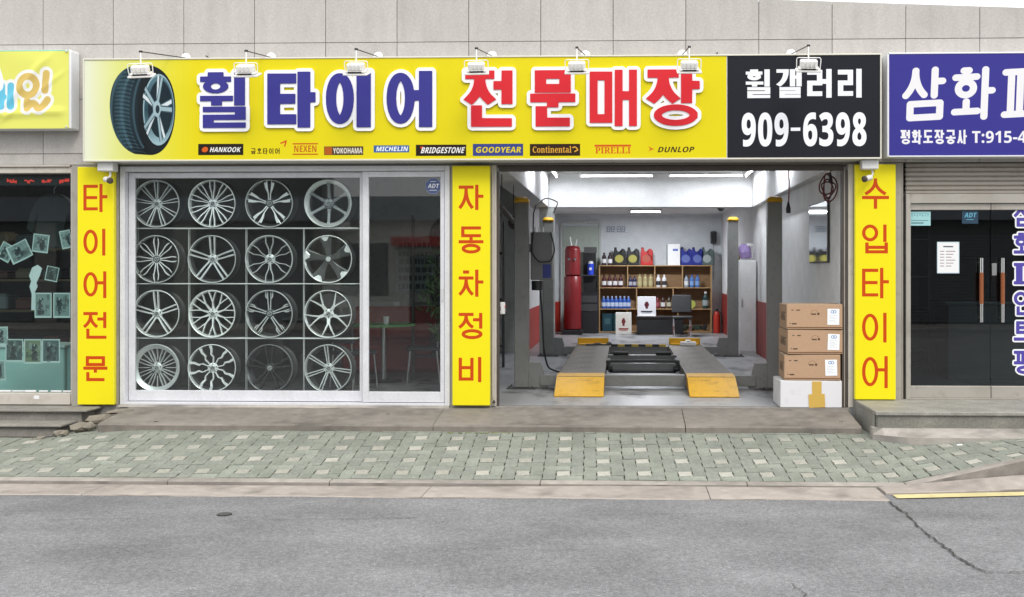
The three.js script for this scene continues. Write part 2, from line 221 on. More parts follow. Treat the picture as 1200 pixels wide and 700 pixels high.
// ---------------------------------------------------------------- ground: road, gutter, kerb, paved footway
const footway = (x, z) => { // height of the paved surface: it falls to the dropped kerb and stays up where the kerb rises
  const t = Math.max(0, Math.min(1, (z - 0.7) / 1.5)), back = -0.155 - 0.075 * THREE.MathUtils.smoothstep(-x, 4.9, 6.0);
  return back + (-0.345 - back) * t + Math.min(0.3, Math.max(0, x - 2.35) * 0.21) * t * (x > 2.35 ? 1 : 0);
};
const roadRise = (x) => Math.min(0.15, Math.max(0, x - 2.1) * 0.03);
{
  const xs = [-60, -40, -25, -16, -11]; for (let x = -9; x <= 7; x += 0.1) xs.push(x); xs.push(9, 13, 20, 35, 60);
  const zs = []; for (let z = 2.3; z < 7.5; z += 0.07) zs.push(z); zs.push(8, 9, 10.5, 12, 14, 16, 18.6);
  const pos = [], col = [], uv = [], ix = [];
  zs.forEach((z) => xs.forEach((x) => {
    pos.push(x, -0.374 + roadRise(x) + 0.006 * (fbm(x / 20 + 5, z / 20, 20, 20, 41, 2) - 0.5), z); uv.push(x, z);
    const streak = fbm(x / 40 + 3, z / 40, 50, 150, 43, 4), patch = fbm(x / 40 + 3, z / 40, 26, 26, 47, 4), k = 0.98 + 0.36 * (streak - 0.5) + 0.16 * (patch - 0.5);
    col.push(k * 0.93, k * 0.945, k * 0.97);
  }));
  for (let j = 0; j < zs.length - 1; j++) for (let i = 0; i < xs.length - 1; i++) { const a = j * xs.length + i, b = a + 1, c = a + xs.length, d = c + 1; ix.push(a, c, b, b, c, d); }
  const g = new THREE.BufferGeometry(); g.setAttribute('position', new THREE.Float32BufferAttribute(pos, 3)); g.setAttribute('uv', new THREE.Float32BufferAttribute(uv, 2)); g.setAttribute('color', new THREE.Float32BufferAttribute(col, 3)); g.setIndex(ix); g.computeVertexNormals();
  const road = struct('road', g, M.asphalt);
  // cracks: ragged dirt-filled slits that sit on the asphalt
  const crackM = std([0.045, 0.043, 0.04], 1, 0, { map: grimeT });
  const crack = (pts, w) => {
    const p = []; for (let i = 0; i < pts.length - 1; i++) for (let k = 0; k < 9; k++) { const t = k / 9; p.push([pts[i][0] + (pts[i + 1][0] - pts[i][0]) * t + rr(-0.016, 0.016), pts[i][1] + (pts[i + 1][1] - pts[i][1]) * t + rr(-0.012, 0.012)]); } p.push(pts[pts.length - 1]);
    const q = []; for (let i = 0; i < p.length; i++) { const a = p[Math.max(0, i - 1)], b = p[Math.min(p.length - 1, i + 1)], dx = b[0] - a[0], dz = b[1] - a[1], n = Math.hypot(dx, dz) || 1, s = w * rr(0.35, 1.1) * (i === 0 || i === p.length - 1 ? 0.2 : 1), y = -0.3655 + roadRise(p[i][0]); q.push([p[i][0] - (dz / n) * s, y, p[i][1] + (dx / n) * s], [p[i][0] + (dz / n) * s, y, p[i][1] - (dx / n) * s]); }
    const v = []; for (let i = 0; i < p.length - 1; i++) { const [a, b, c, d] = [q[2 * i], q[2 * i + 1], q[2 * i + 2], q[2 * i + 3]]; v.push(...a, ...c, ...b, ...b, ...c, ...d); }
    const gg = new THREE.BufferGeometry(); gg.setAttribute('position', new THREE.Float32BufferAttribute(v, 3)); gg.computeVertexNormals(); part('crack', metreUV(gg), crackM, road);
  };
  crack([[2.1, 2.74], [2.13, 3.2], [2.1, 3.7], [2.12, 4.05], [2.14, 4.35], [2.18, 4.66]], 0.0095);
  crack([[2.18, 4.66], [2.42, 4.67], [2.8, 4.66]], 0.004);
  crack([[-2.6, 3.5], [-2.2, 3.47], [-1.75, 3.42], [-1.5, 3.38]], 0.004); crack([[-4.2, 3.55], [-3.9, 3.5], [-3.6, 3.5]], 0.003);
  crack([[1.0, 5.4], [1.02, 5.1], [0.98, 4.9]], 0.003); crack([[0.1, 3.2], [0.5, 3.22], [0.75, 3.2]], 0.003); crack([[-0.9, 4.2], [-0.5, 4.25], [-0.1, 4.22]], 0.0025);
  const lid = lathe([[0, 0.004], [0.05, 0.004], [0.055, 0], [0, 0]], 22); part('valve_cover', lid, worn([0.06, 0.06, 0.06], 0.9), road, -2.98, -0.368, 3.33);
  // yellow kerbside line
  const yl = []; for (let i = 0; i < 60; i++) { const x0 = 2.19 + i * 0.1, x1 = x0 + 0.1, y0 = -0.366 + roadRise(x0), y1 = -0.366 + roadRise(x1), z0 = 2.52, z1 = 2.655; yl.push(x0, y0, z1, x1, y1, z1, x1, y1, z0, x0, y0, z1, x1, y1, z0, x0, y0, z0); }
  const yg = new THREE.BufferGeometry(); yg.setAttribute('position', new THREE.Float32BufferAttribute(yl, 3)); yg.computeVertexNormals();
  part('yellow_line', metreUV(yg), std([0.62, 0.55, 0.29], 0.85, 0, { map: grimeT }), road);
}
// slabs that follow a height function, swept along x
function sweepX(x0, x1, n, section, seed0 = 0) { // section(x) -> list of [z, y] going round
  const rows = []; for (let i = 0; i <= n; i++) { const x = x0 + ((x1 - x0) * i) / n; rows.push(section(x).map(([z, y]) => [x, y, z])); }
  const v = [], m = rows[0].length;
  for (let i = 0; i < n; i++) for (let k = 0; k < m; k++) { const a = rows[i][k], b = rows[i][(k + 1) % m], c = rows[i + 1][k], d = rows[i + 1][(k + 1) % m]; v.push(...a, ...c, ...b, ...b, ...c, ...d); }
  for (const [r, f] of [[rows[0], 1], [rows[n], 0]]) for (let k = 1; k < m - 1; k++) v.push(...r[0], ...(f ? r[k] : r[k + 1]), ...(f ? r[k + 1] : r[k]));
  const g = new THREE.BufferGeometry(); g.setAttribute('position', new THREE.Float32BufferAttribute(v, 3)); g.computeVertexNormals(); return metreUV(g);
}
{
  const gutter = struct('gutter', span(-14, 12, -0.6, -0.43, 2.2, 2.7), M.joint);
  const cuts = [-13, -11, -9, -7.1, -4.4, -1.62, 0.7, 2.12];
  for (let i = 0; i < cuts.length - 1; i++) part('gutter_slab', sweepX(cuts[i] + 0.004, cuts[i + 1] - 0.004, 24, (x) => { const e = 2.715 + 0.012 * Math.sin(x * 3.1) + 0.014 * (pn(x * 9, 3, 900, 9, 5) - 0.5); const lo = x < -1.6 ? 1 : x < 0 ? -x / 1.6 : 0; return [[2.262 + 0.016 * lo, -0.5], [2.262 + 0.016 * lo, -0.366 - 0.012 * lo], [2.266 + 0.016 * lo, -0.361 - 0.012 * lo], [e - 0.006, -0.3655], [e, -0.372], [e, -0.5]]; }), M.gutter, gutter);
  const up = [2.135, 3.62, 5.2, 8];
  for (let i = 0; i < 3; i++) part('gutter_slab', sweepX(up[i] + 0.006, up[i + 1] - 0.006, 20, (x) => { const h = Math.min(0.17, (x - 2.12) * 0.092), e = 2.5 + 0.01 * (pn(x * 11, 5, 900, 9, 6) - 0.5); return [[2.262, -0.5], [2.262, -0.36 + h], [2.268, -0.356 + h], [e - 0.006, -0.352 + roadRise(x)], [e, -0.36 + roadRise(x)], [e, -0.5]]; }), M.gutter, gutter);
  const kerb = struct('kerb', span(-14, 12, -0.6, -0.42, 2.1, 2.25), M.joint);
  const kc = [-13.5, -11.2, -9.4, -7.5, -5.6, -3.9, -2.5, -0.7, 1.05, 2.38];
  for (let i = 0; i < kc.length - 1; i++) part('kerb_stone', sweepX(kc[i] + 0.004, kc[i + 1] - 0.004, 4, (x) => [[2.142, -0.5], [2.142, -0.345], [2.147, -0.34], [2.238, -0.3445], [2.249, -0.352], [2.249, -0.5]]), M.kerb, kerb);
  const ku = [2.38, 3.42, 4.42, 5.42, 6.42, 7.42];
  for (let i = 0; i < 5; i++) part('kerb_stone', sweepX(ku[i] + 0.006, ku[i + 1] - 0.006, 4, (x) => { const h = -0.34 + Math.min(0.26, (x - 2.38) * 0.225); return [[2.142, -0.5], [2.142, h - 0.005], [2.147, h], [2.238, h - 0.003], [2.249, h - 0.012], [2.249, -0.5]]; }), M.kerb, kerb);
}
{ // interlocking pavers: a pale square with four long blocks turning round it
  const sw = struct('sidewalk', (() => { const v = []; for (let i = 0; i < 84; i++) for (let j = 0; j < 12; j++) { const x0 = -9 + i * 0.2, x1 = x0 + 0.2, z0 = 0.3 + j * 0.152, z1 = z0 + 0.152, y = (x, z) => footway(x, z) - 0.018; v.push(x0, y(x0, z0), z0, x0, y(x0, z1), z1, x1, y(x1, z0), z0, x1, y(x1, z0), z0, x0, y(x0, z1), z1, x1, y(x1, z1), z1); } const g = new THREE.BufferGeometry(); g.setAttribute('position', new THREE.Float32BufferAttribute(v, 3)); g.computeVertexNormals(); return metreUV(g); })(), M.soil);
  const P = 0.355, a = 0.122, gap = 0.0055, list = [];
  const slab = (w, d) => { // wavy-edged block
    const s = new THREE.Shape(), hw = w / 2, hd = d / 2, n = 6, wob = 0.004; const pts = [];
    const edge = (x0, y0, x1, y1, nx, ny) => { for (let i = 0; i < n; i++) { const t = i / n, o = wob * Math.sin(t * Math.PI * 2); pts.push([x0 + (x1 - x0) * t + nx * o, y0 + (y1 - y0) * t + ny * o]); } };
    edge(-hw, -hd, hw, -hd, 0, -1); edge(hw, -hd, hw, hd, 1, 0); edge(hw, hd, -hw, hd, 0, 1); edge(-hw, hd, -hw, -hd, -1, 0);
    s.setFromPoints(pts.map((p) => V2(...p)));
    const g = new THREE.ExtrudeGeometry(s, { depth: 0.026, bevelEnabled: true, bevelSize: 0.003, bevelThickness: 0.003, bevelSegments: 1, bevelOffset: -0.003 }); g.rotateX(-Math.PI / 2); g.translate(0, -0.029, 0); return g;
  };
  const L = (P + a) / 2 - gap, S = (P - a) / 2 - gap, gW = metreUV(slab(a - gap, a - gap)), gH = metreUV(slab(L, S)), gV = metreUV(slab(S, L));
  const greens = [0, 1, 2, 3, 4, 5].map((k) => { const t = [0.96, 1.06, 0.9, 1.0, 1.1, 0.93][k]; return std([0.3 * t, 0.325 * t * (k % 2 ? 0.985 : 1), 0.275 * t], 0.92, 0, { map: shifted(paveT, k * 0.17, k * 0.29), bumpMap: bumpFine, bumpScale: 0.0014 }); });
  const whites = [0, 1, 2].map((k) => std([0.54 - 0.075 * k, 0.53 - 0.072 * k, 0.46 - 0.066 * k], 0.9, 0, { map: shifted(paveT, 0.4 + k * 0.2, 0.1), bumpMap: bumpFine, bumpScale: 0.0012 }));
  for (let j = -1; j < 4; j++) for (let i = -23; i < 15; i++) {
    const cx = -0.2 + i * P + 0.012 * j, cz = 0.915 + j * 0.347, o = (P - a) / 4 + a / 2, q = (P + a) / 4 - a / 2;
    list.push(['w', gW, cx, cz], ['g', gH, cx - q, cz - o], ['g', gV, cx + o, cz - q], ['g', gH, cx + q, cz + o], ['g', gV, cx - o, cz + q]);
  }
  const keep = list.filter(([k, g, x, z]) => z < 2.12 && z > 0.44 && x > -8.2 && x < 5);
  const rank = keep.filter((e) => e[0] === 'g' && e[2] > -6.4 && e[2] < 4.1).sort((p, q) => q[3] - p[3]); const single300 = new Set(rank.slice(0, 300)), restG = [];
  for (const e of keep) {
    const [k, g, x, z] = e, y = footway(x, z) + rr(-0.005, 0.003), sx = (footway(x + 0.05, z) - footway(x - 0.05, z)) / 0.1, sz = (footway(x, z + 0.05) - footway(x, z - 0.05)) / 0.1;
    if (x > 2.5 && z < 0.86) continue;                      // under the neighbour's step and its footing
    if (z < 0.9 && x < -5.7 && z < 0.72) continue;
    const rot = [-(-sz) * -1 + rr(-0.008, 0.008), rr(-0.012, 0.012), Math.atan(sx) + rr(-0.008, 0.008)];
    rot[0] = -Math.atan(sz) + rr(-0.008, 0.008);
    if (k === 'w') part('white_paver', g, whites[Math.floor(rnd() * 3)], sw, x, y, z, ...rot);
    else if (single300.has(e)) part('green_paver', g, greens[Math.floor(rnd() * 6)], sw, x, y, z, ...rot);
    else restG.push(at(g, x, y, z, ...rot));
  }
  const rest = part('green_pavers', metreUV(merge(restG)), greens[0], sw); rest.userData.kind = 'stuff';
}
{ // concrete apron in front of the shop, and the rough mortar at its end
  const ap = struct('apron', sweepX(-5.3, -1.9, 60, (x) => [[-0.02, -0.4], [-0.02, -0.006], [0.0, -0.004], [0.7 + 0.012 * (pn(x * 5, 1, 900, 9, 3) - 0.5), -0.088], [0.716 + 0.02 * (pn(x * 5, 1, 900, 9, 3) - 0.5), -0.105], [0.72 + 0.02 * (pn(x * 5, 1, 900, 9, 3) - 0.5), -0.4]]), M.apron);
  for (const [x0, x1] of [[-1.895, 0.62], [0.628, 2.36]]) part('apron_slab', sweepX(x0, x1, 40, (x) => [[-0.02, -0.4], [-0.02, -0.006], [0.0, -0.004], [0.7 + 0.012 * (pn(x * 5, 1, 900, 9, 3) - 0.5), -0.088], [0.716 + 0.02 * (pn(x * 5, 1, 900, 9, 3) - 0.5), -0.105], [0.72 + 0.02 * (pn(x * 5, 1, 900, 9, 3) - 0.5), -0.4]]), M.apron, ap);
  const mm = std([0.6, 0.57, 0.5], 0.95, 0, { map: shifted(concT, 0.8, 0.1), bumpMap: bumpFine, bumpScale: 0.003 });
  const bits = thing('broken_mortar', 'rough ridge of broken mortar between grey steps and concrete apron', 'rubble', [-5.4, -0.1, 0.4]);
  for (const [x, y, z, sx, sy, sz, r] of [[0.1, 0.06, -0.2, 0.2, 0.035, 0.1, 0.5], [-0.04, 0.01, -0.02, 0.2, 0.06, 0.09, 0.75], [-0.17, -0.05, 0.14, 0.15, 0.07, 0.07, 0.9], [-0.3, -0.1, 0.28, 0.1, 0.05, 0.05, 0.6], [-0.45, -0.13, 0.38, 0.06, 0.03, 0.04, 0.2], [-0.06, -0.04, 0.16, 0.08, 0.05, 0.05, 0.3], [-0.24, -0.09, 0.33, 0.05, 0.04, 0.04, 1], [-0.52, -0.14, 0.42, 0.03, 0.02, 0.02, 1]]) part('lump', hull(26, sx, sy, sz), mm, bits, x, y, z, 0, r, 0);
  for (const [x, z, s] of [[-4.75, 0.62, 0.02], [-3.4, 0.35, 0.014], [-2.45, 0.3, 0.016], [2.2, 0.5, 0.018]]) single('mortar_chip', hull(14, s * 2, s * 0.5, s * 1.4), mm, 'small pale chip of mortar lying on the concrete apron', 'rubble', [x, -0.004 - 0.118 * z + s * 0.15, z], rnd() * 3, 'mortar chips on the apron');
}
// ---------------------------------------------------------------- the building: cladding tiles, piers, rooms
const roofLine = (x) => Math.min(4.9, 4.405 - (x + 0.18) * 0.0415);
{
  const b = thing('tiled_building', 'building front clad in large pale stone tiles above the shop signs', 'building', [0, 0, 0]);
  const s = new THREE.Shape([V2(-13, 2.6), V2(11, 2.6), V2(11, roofLine(11) - 0.01), V2(-13, roofLine(-13) - 0.01)]);
  const back = new THREE.ExtrudeGeometry(s, { depth: 0.28, bevelEnabled: false }); back.translate(0, 0, -0.304); part('backing_wall', metreUV(back), M.joint, b);
  const mats = [0, 1, 2, 3, 4].map((k) => std([0.72 + 0.02 * (k % 3), 0.72 + 0.02 * (k % 3), 0.725 + 0.02 * (k % 3)], 0.55, 0, { map: shifted(stoneT, k * 0.23, k * 0.37) }));
  const rows = [2.6, 2.722, 3.312, 3.905, 4.495, 5.1];
  for (let r = 0; r < 5; r++) for (let k = -9; k < 22; k++) {
    const x0 = -6.28 + k * 0.7723 + 0.003, x1 = x0 + 0.7723 - 0.006, y0 = rows[r] + 0.003, t = (x) => Math.min(rows[r + 1] - 0.003, roofLine(x)); if (t(x0) <= y0 + 0.02 || t(x1) <= y0 + 0.02) continue;
    const sh = new THREE.Shape([V2(x0, y0), V2(x1, y0), V2(x1, t(x1)), V2(x0, t(x0))]);
    const g = new THREE.ExtrudeGeometry(sh, { depth: 0.018, bevelEnabled: true, bevelThickness: 0.0015, bevelSize: 0.0015, bevelOffset: -0.0015, bevelSegments: 1 });
    part('wall_tile', metreUV(g), mats[Math.floor(rnd() * 5)], b, 0, 0, -0.0225 + rr(-0.0015, 0.0015));
  }
  const pierM = worn([0.36, 0.345, 0.33], 0.75);
  for (const [x0, x1] of [[-5.97, -5.45], [-1.845, -1.405], [2.44, 2.945]]) part('pier', span(x0, x1, -0.5, 2.598, -0.33, -0.004), pierM, b);
  part('soffit', span(-5.44, 2.43, 2.585, 2.599, -0.3, -0.004), worn([0.2, 0.19, 0.18], 0.7), b);
  part('conduit', tube([[-1.385, 0.1, 0.01], [-1.385, 1.2, 0.01], [-1.385, 2.5, 0.01]], 0.009, 8), M.frameOld, b);
}
const shopFloor = struct('shop_floor', span(-5.56, 2.5, -0.12, 0, -13.75, -0.012), M.floor);
struct('door_sill', span(-1.36, 2.39, -0.1, 0.006, -0.11, 0.03), std([0.58, 0.58, 0.57], 0.7, 0, { map: shifted(concT, 0.1, 0.9) }));
const wallRight = struct('wall_right', span(2.362, 2.46, 0, 3.3, -13.7, -0.334), M.whiteWall);
part('dado', span(2.35, 2.3615, 0.002, 0.93, -13.55, -0.36, 0.001), std([0.3, 0.03, 0.025], 0.5, 0, { map: grimeT }), wallRight);
part('wall_beam', span(2.25, 2.361, 2.57, 3.14, -6.97, -0.34), M.whiteWall, wallRight);
const wallBack = struct('wall_back', span(-1.9, 2.361, 0, 3, -13.72, -13.6), std([0.78, 0.82, 0.84], 0.7, 0, { map: speck }));
part('dado', span(-1.72, -0.5, 0.002, 0.72, -13.599, -13.585, 0.001), M.red, wallBack);
const wallInner = struct('wall_inner', span(-1.84, -1.722, 0, 3.2, -13.6, -7.66), M.whiteWall);
part('dado', span(-1.7215, -1.708, 0.002, 0.75, -13.58, -7.7, 0.001), M.red, wallInner);
struct('wall_showroom_back', span(-5.5, -1.845, 0, 3.2, -7.75, -7.65), std([0.52, 0.56, 0.55], 0.7, 0, { map: grimeT }));
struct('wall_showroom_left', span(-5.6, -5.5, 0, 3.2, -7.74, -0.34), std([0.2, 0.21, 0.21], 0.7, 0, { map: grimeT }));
struct('ceiling', span(-5.6, 2.46, 3.15, 3.3, -7.76, -0.306), M.ceiling);
struct('ceiling_back', span(-1.9, 2.46, 2.8, 2.95, -13.7, -7.27), M.ceiling);
struct('ceiling_beam', span(-1.29, 2.249, 2.57, 3.148, -7.26, -6.98), M.whiteWall);
struct('ceiling_beam', span(-1.6, -1.292, 2.57, 3.148, -7.64, -0.31), M.whiteWall);
struct('column', span(-1.46, -1.2, 0, 2.568, -7.24, -6.995), std([0.42, 0.45, 0.45], 0.7, 0, { map: grimeT }));
// neighbours' rooms
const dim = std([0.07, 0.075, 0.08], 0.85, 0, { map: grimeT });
for (const [n, x0, x1] of [['left_shop', -10.5, -5.61], ['right_shop', 2.96, 8]]) {
  const y0 = n === 'left_shop' ? -0.02 : 0.08;
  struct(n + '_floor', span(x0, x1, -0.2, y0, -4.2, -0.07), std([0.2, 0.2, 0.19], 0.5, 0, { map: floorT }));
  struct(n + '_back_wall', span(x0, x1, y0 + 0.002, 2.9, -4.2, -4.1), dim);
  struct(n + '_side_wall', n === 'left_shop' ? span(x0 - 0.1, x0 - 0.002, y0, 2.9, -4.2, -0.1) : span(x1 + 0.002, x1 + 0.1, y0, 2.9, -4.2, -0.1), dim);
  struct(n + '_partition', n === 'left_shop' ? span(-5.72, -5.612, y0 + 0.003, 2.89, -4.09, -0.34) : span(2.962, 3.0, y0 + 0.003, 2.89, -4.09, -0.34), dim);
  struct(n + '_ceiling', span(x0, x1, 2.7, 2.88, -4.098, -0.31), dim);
}
// the ground under and behind the building
struct('ground', span(-60, 60, -0.8, -0.62, -40, 2.2, 0), M.soil);
struct('far_sidewalk', span(-60, 60, -0.5, -0.24, 18.62, 22, 0.01), M.concrete);
{ // building across the street, which the panes mirror
  const o = thing('opposite_building', 'plain grey building with closed roller shutters across the street', 'building', [0, -0.24, 22]);
  const ow = worn([0.13, 0.135, 0.14], 0.8); part('wall', span(-34, -9.7, 0, 5.6, 0, 1), ow, o); part('wall', span(-9.698, -5.1, 0, 4.12, 0, 1), worn([0.6, 0.61, 0.6], 0.8), o); part('dark_window', span(-9.2, -7.6, 0.9, 2.6, -0.03, -0.002), M.black, o); part('red_awning', span(-7.4, -5.4, 2.5, 2.8, -0.5, -0.002), std([0.45, 0.05, 0.04], 0.7), o); part('dark_door', span(-6.9, -5.7, 0.0, 2.2, -0.03, -0.002), M.black, o); part('service_box', span(-9.5, -8.8, 3.0, 3.28, -0.3, -0.002), M.white, o); part('wall', span(-5.098, 30, 0, 5.6, 0, 1), ow, o);
  const slat = box(3.6, 0.09, 0.03, 0.012), sm = std([0.15, 0.155, 0.165], 0.5, 0.2);
  for (const x of [-21.2, -16.6, -12, -2.8, 1.8, 6.4, 11]) for (let k = 0; k < 28; k++) part('shutter_slat', slat, sm, o, x, 0.1 + k * 0.1, -0.02);
  for (const x of [-23.4, -18.9, -14.3, -9.7, -5.1, -0.5, 4.1, 8.7, 13.2]) part('pier', span(x - 0.35, x + 0.35, 0, 3.3, -0.14, -0.002), worn([0.3, 0.3, 0.29], 0.8), o);
  part('sign_band', span(-24, 13.5, 3.32, 4.1, -0.3, -0.002), std([0.2, 0.22, 0.25], 0.5), o);
}
// ---------------------------------------------------------------- signs
const flat = (t, rough = 0.42, extra = {}) => std([0.86, 0.86, 0.86], rough, 0, { map: t, ...extra });
function tyrePrint(x, w, h) { // printed picture of a tyre, drawn in a box of w by h
  const E = (cx, cy, rx, ry, f) => { x.beginPath(); x.ellipse(cx * w, cy * h, rx * w, ry * h, 0, 0, 7); x.fillStyle = f; x.fill(); };
  x.save(); x.beginPath(); x.moveTo(0.5 * w, 0); x.bezierCurveTo(0.86 * w, 0, 1 * w, 0.22 * h, 1 * w, 0.48 * h); x.bezierCurveTo(1 * w, 0.78 * h, 0.86 * w, h, 0.62 * w, h); x.lineTo(0.4 * w, 0.99 * h); x.bezierCurveTo(0.12 * w, 0.93 * h, 0, 0.68 * h, 0, 0.45 * h); x.bezierCurveTo(0, 0.18 * h, 0.16 * w, 0, 0.5 * w, 0); x.closePath();
  const tg = x.createLinearGradient(0, 0, w, 0); tg.addColorStop(0, '#0f1a20'); tg.addColorStop(0.16, '#35535f'); tg.addColorStop(0.34, '#1d2f38'); tg.addColorStop(0.55, '#0d1519'); tg.addColorStop(1, '#1b272d'); x.fillStyle = tg; x.fill(); x.clip(); // shading of the printed photograph of a tyre
  for (const [cx, lw, c] of [[0.46, 7, '#3c5762'], [0.54, 4, '#2a434e'], [0.62, 9, '#41606c'], [0.72, 4, '#2b4651'], [0.8, 7, '#38525d']]) { x.beginPath(); x.ellipse(cx * w, 0.5 * h, 0.44 * w, 0.55 * h, 0, Math.PI * 0.72, Math.PI * 1.32); x.lineWidth = (lw / 200) * w; x.strokeStyle = c; x.stroke(); }
  for (let k = 0; k < 46; k++) { const y = (k / 46) * h, b = 0.42 * Math.sqrt(Math.max(0, 1 - ((y / h - 0.48) / 0.52) ** 2)); x.lineWidth = 0.008 * w; x.strokeStyle = k % 2 ? 'rgba(10,17,21,.9)' : 'rgba(84,116,128,.55)'; x.beginPath(); x.moveTo((0.48 - b) * w, y); x.quadraticCurveTo((0.6 - b) * w, y - 0.012 * h, (0.72 - b) * w, y + 0.02 * h); x.stroke(); }
  E(0.73, 0.49, 0.3, 0.5, '#131c21'); x.restore();
  const rg = x.createLinearGradient(0, 0.1 * h, 0, 0.9 * h); rg.addColorStop(0, '#5f8390'); rg.addColorStop(0.5, '#2b4a56'); rg.addColorStop(1, '#a9c9d2'); E(0.745, 0.5, 0.25, 0.405, '#0b1114'); E(0.745, 0.5, 0.24, 0.395, '#9dbdc7'); E(0.75, 0.5, 0.225, 0.375, rg); E(0.77, 0.49, 0.185, 0.32, '#182a33');
  x.save(); x.translate(0.72 * w, 0.49 * h); x.scale(0.235 * w, 0.38 * h); x.lineCap = 'butt';
  for (let k = 0; k < 5; k++) for (const s of [-0.11, 0.11]) { const a = -1.35 + (k * Math.PI * 2) / 5; x.beginPath(); x.moveTo(0.12 * Math.cos(a), 0.12 * Math.sin(a)); x.lineTo(0.55 * Math.cos(a + s), 0.55 * Math.sin(a + s)); x.lineTo(0.98 * Math.cos(a + s * 1.15), 0.98 * Math.sin(a + s * 1.15)); x.lineWidth = 0.19; x.strokeStyle = '#3c5661'; x.stroke(); x.lineWidth = 0.12; x.strokeStyle = s < 0 ? '#dfeaee' : '#a3bdc6'; x.stroke(); }
  x.restore(); E(0.72, 0.49, 0.06, 0.09, '#a9c3cc'); E(0.73, 0.495, 0.03, 0.045, '#22343c');
}
const outlinedLetter = (ch, w, h, tv, th, ring = 1, res = 240) => canvas(Math.ceil(w * res) + 40, Math.ceil(h * res) + 40, (x) => { x.strokeStyle = '#000'; hangul(x, ch, 20, 20, w * res, h * res, tv * res, th * res, 'square', ring); });
{
  const X0 = -5.704, X1 = 2.668, XD = 1.081, Y0 = 2.612, Y1 = 3.695, ZF = 0.25;
  const s = thing('shop_sign', 'long yellow lightbox sign with blue and red letters ending in a black panel', 'sign', [0, 0, 0]);
  part('box', span(X0, X1, Y0, Y1, 0.0, ZF - 0.01), std([0.6, 0.6, 0.58], 0.5), s);
  const Wm = XD - X0, Hm = Y1 - Y0, R = 2048 / Wm, ch = Math.round(Hm * R);
  const U = (m) => (m - X0) * R, W2 = (m) => (Y1 - m) * R;
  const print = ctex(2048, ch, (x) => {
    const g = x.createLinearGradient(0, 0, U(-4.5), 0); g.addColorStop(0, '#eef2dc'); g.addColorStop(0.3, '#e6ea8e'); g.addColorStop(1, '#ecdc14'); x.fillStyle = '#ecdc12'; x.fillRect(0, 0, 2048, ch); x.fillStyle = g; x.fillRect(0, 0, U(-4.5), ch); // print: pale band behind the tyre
    x.save(); x.translate(U(-5.424), W2(3.638)); tyrePrint(x, 0.702 * R, 0.966 * R); x.restore();
    const lg = (a, b, y1, y0, bg) => { if (bg) { x.fillStyle = bg; x.fillRect(U(a), W2(y1), (b - a) * R, (y1 - y0) * R); } };
    const tx = (t, a, b, y1, y0, c, font, lean) => { x.fillStyle = c; latin(x, t, U(a), W2(y1), (b - a) * R, (y1 - y0) * R, font, lean); };
    const BI = 'bold {}px sans-serif';
    lg(-4.476, -3.995, 2.788, 2.669, '#221a10'); tx('HANKOOK', -4.36, -4.03, 2.752, 2.7, '#ffffff', BI, 0.25); x.fillStyle = '#e0641c'; x.beginPath(); x.ellipse(U(-4.405), W2(2.728), 0.035 * R, 0.028 * R, -0.4, 0, 7); x.fill();
    x.strokeStyle = '#4a3a10'; [...'금호타이어'].forEach((c, i) => hangul(x, c, U(-3.913 + i * 0.064), W2(2.74), 0.05 * R, 0.062 * R, 2.6, 2.4)); x.strokeStyle = '#d23b1c'; x.lineWidth = 4; x.beginPath(); x.moveTo(U(-3.6), W2(2.79)); x.lineTo(U(-3.54), W2(2.815)); x.lineTo(U(-3.555), W2(2.755)); x.stroke();
    tx('NEXEN', -3.46, -3.21, 2.765, 2.697, '#c8601a', BI); x.fillStyle = '#c8601a'; x.fillRect(U(-3.47), W2(2.792), 0.27 * R, 4); x.fillRect(U(-3.47), W2(2.681), 0.27 * R, 4);
    lg(-3.135, -2.721, 2.756, 2.665, '#4a3a28'); x.fillStyle = '#b8601c'; x.fillRect(U(-3.13), W2(2.752), 0.08 * R, 0.083 * R); tx('YOKOHAMA', -3.04, -2.73, 2.74, 2.68, '#f4efdf', BI);
    lg(-2.61, -2.235, 2.765, 2.69, '#3f66a8'); tx('MICHELIN', -2.59, -2.25, 2.752, 2.705, '#ffffff', BI, 0.2);
    lg(-2.164, -1.635, 2.77, 2.652, '#241a10'); tx('BRIDGESTONE', -2.12, -1.66, 2.742, 2.68, '#ffffff', BI, 0.3); x.fillStyle = '#d8451c'; x.beginPath(); x.moveTo(U(-2.12), W2(2.75)); x.lineTo(U(-2.085), W2(2.755)); x.lineTo(U(-2.11), W2(2.72)); x.fill();
    lg(-1.564, -1.037, 2.777, 2.65, '#3a468e'); tx('GOODYEAR', -1.54, -1.06, 2.745, 2.685, '#f2d62a', BI, 0.15);
    lg(-0.966, -0.441, 2.774, 2.648, '#332012'); tx('Continental', -0.94, -0.53, 2.745, 2.682, '#f0b23c', 'bold {}px serif'); x.strokeStyle = '#f0b23c'; x.lineWidth = 4; x.beginPath(); x.moveTo(U(-0.52), W2(2.73)); x.quadraticCurveTo(U(-0.49), W2(2.76), U(-0.465), W2(2.71)); x.lineTo(U(-0.5), W2(2.69)); x.stroke();
    tx('PIRELLI', -0.285, 0.088, 2.735, 2.672, '#d8581c', 'bold {}px serif'); x.fillStyle = '#d8581c'; x.fillRect(U(-0.29), W2(2.763), 0.38 * R, 6);
    tx('DUNLOP', 0.36, 0.74, 2.74, 2.682, '#3a2a10', BI, 0.3); x.fillStyle = '#d8781c'; x.beginPath(); x.moveTo(U(0.268), W2(2.745)); x.lineTo(U(0.33), W2(2.715)); x.lineTo(U(0.268), W2(2.69)); x.lineTo(U(0.29), W2(2.715)); x.fill();
  });
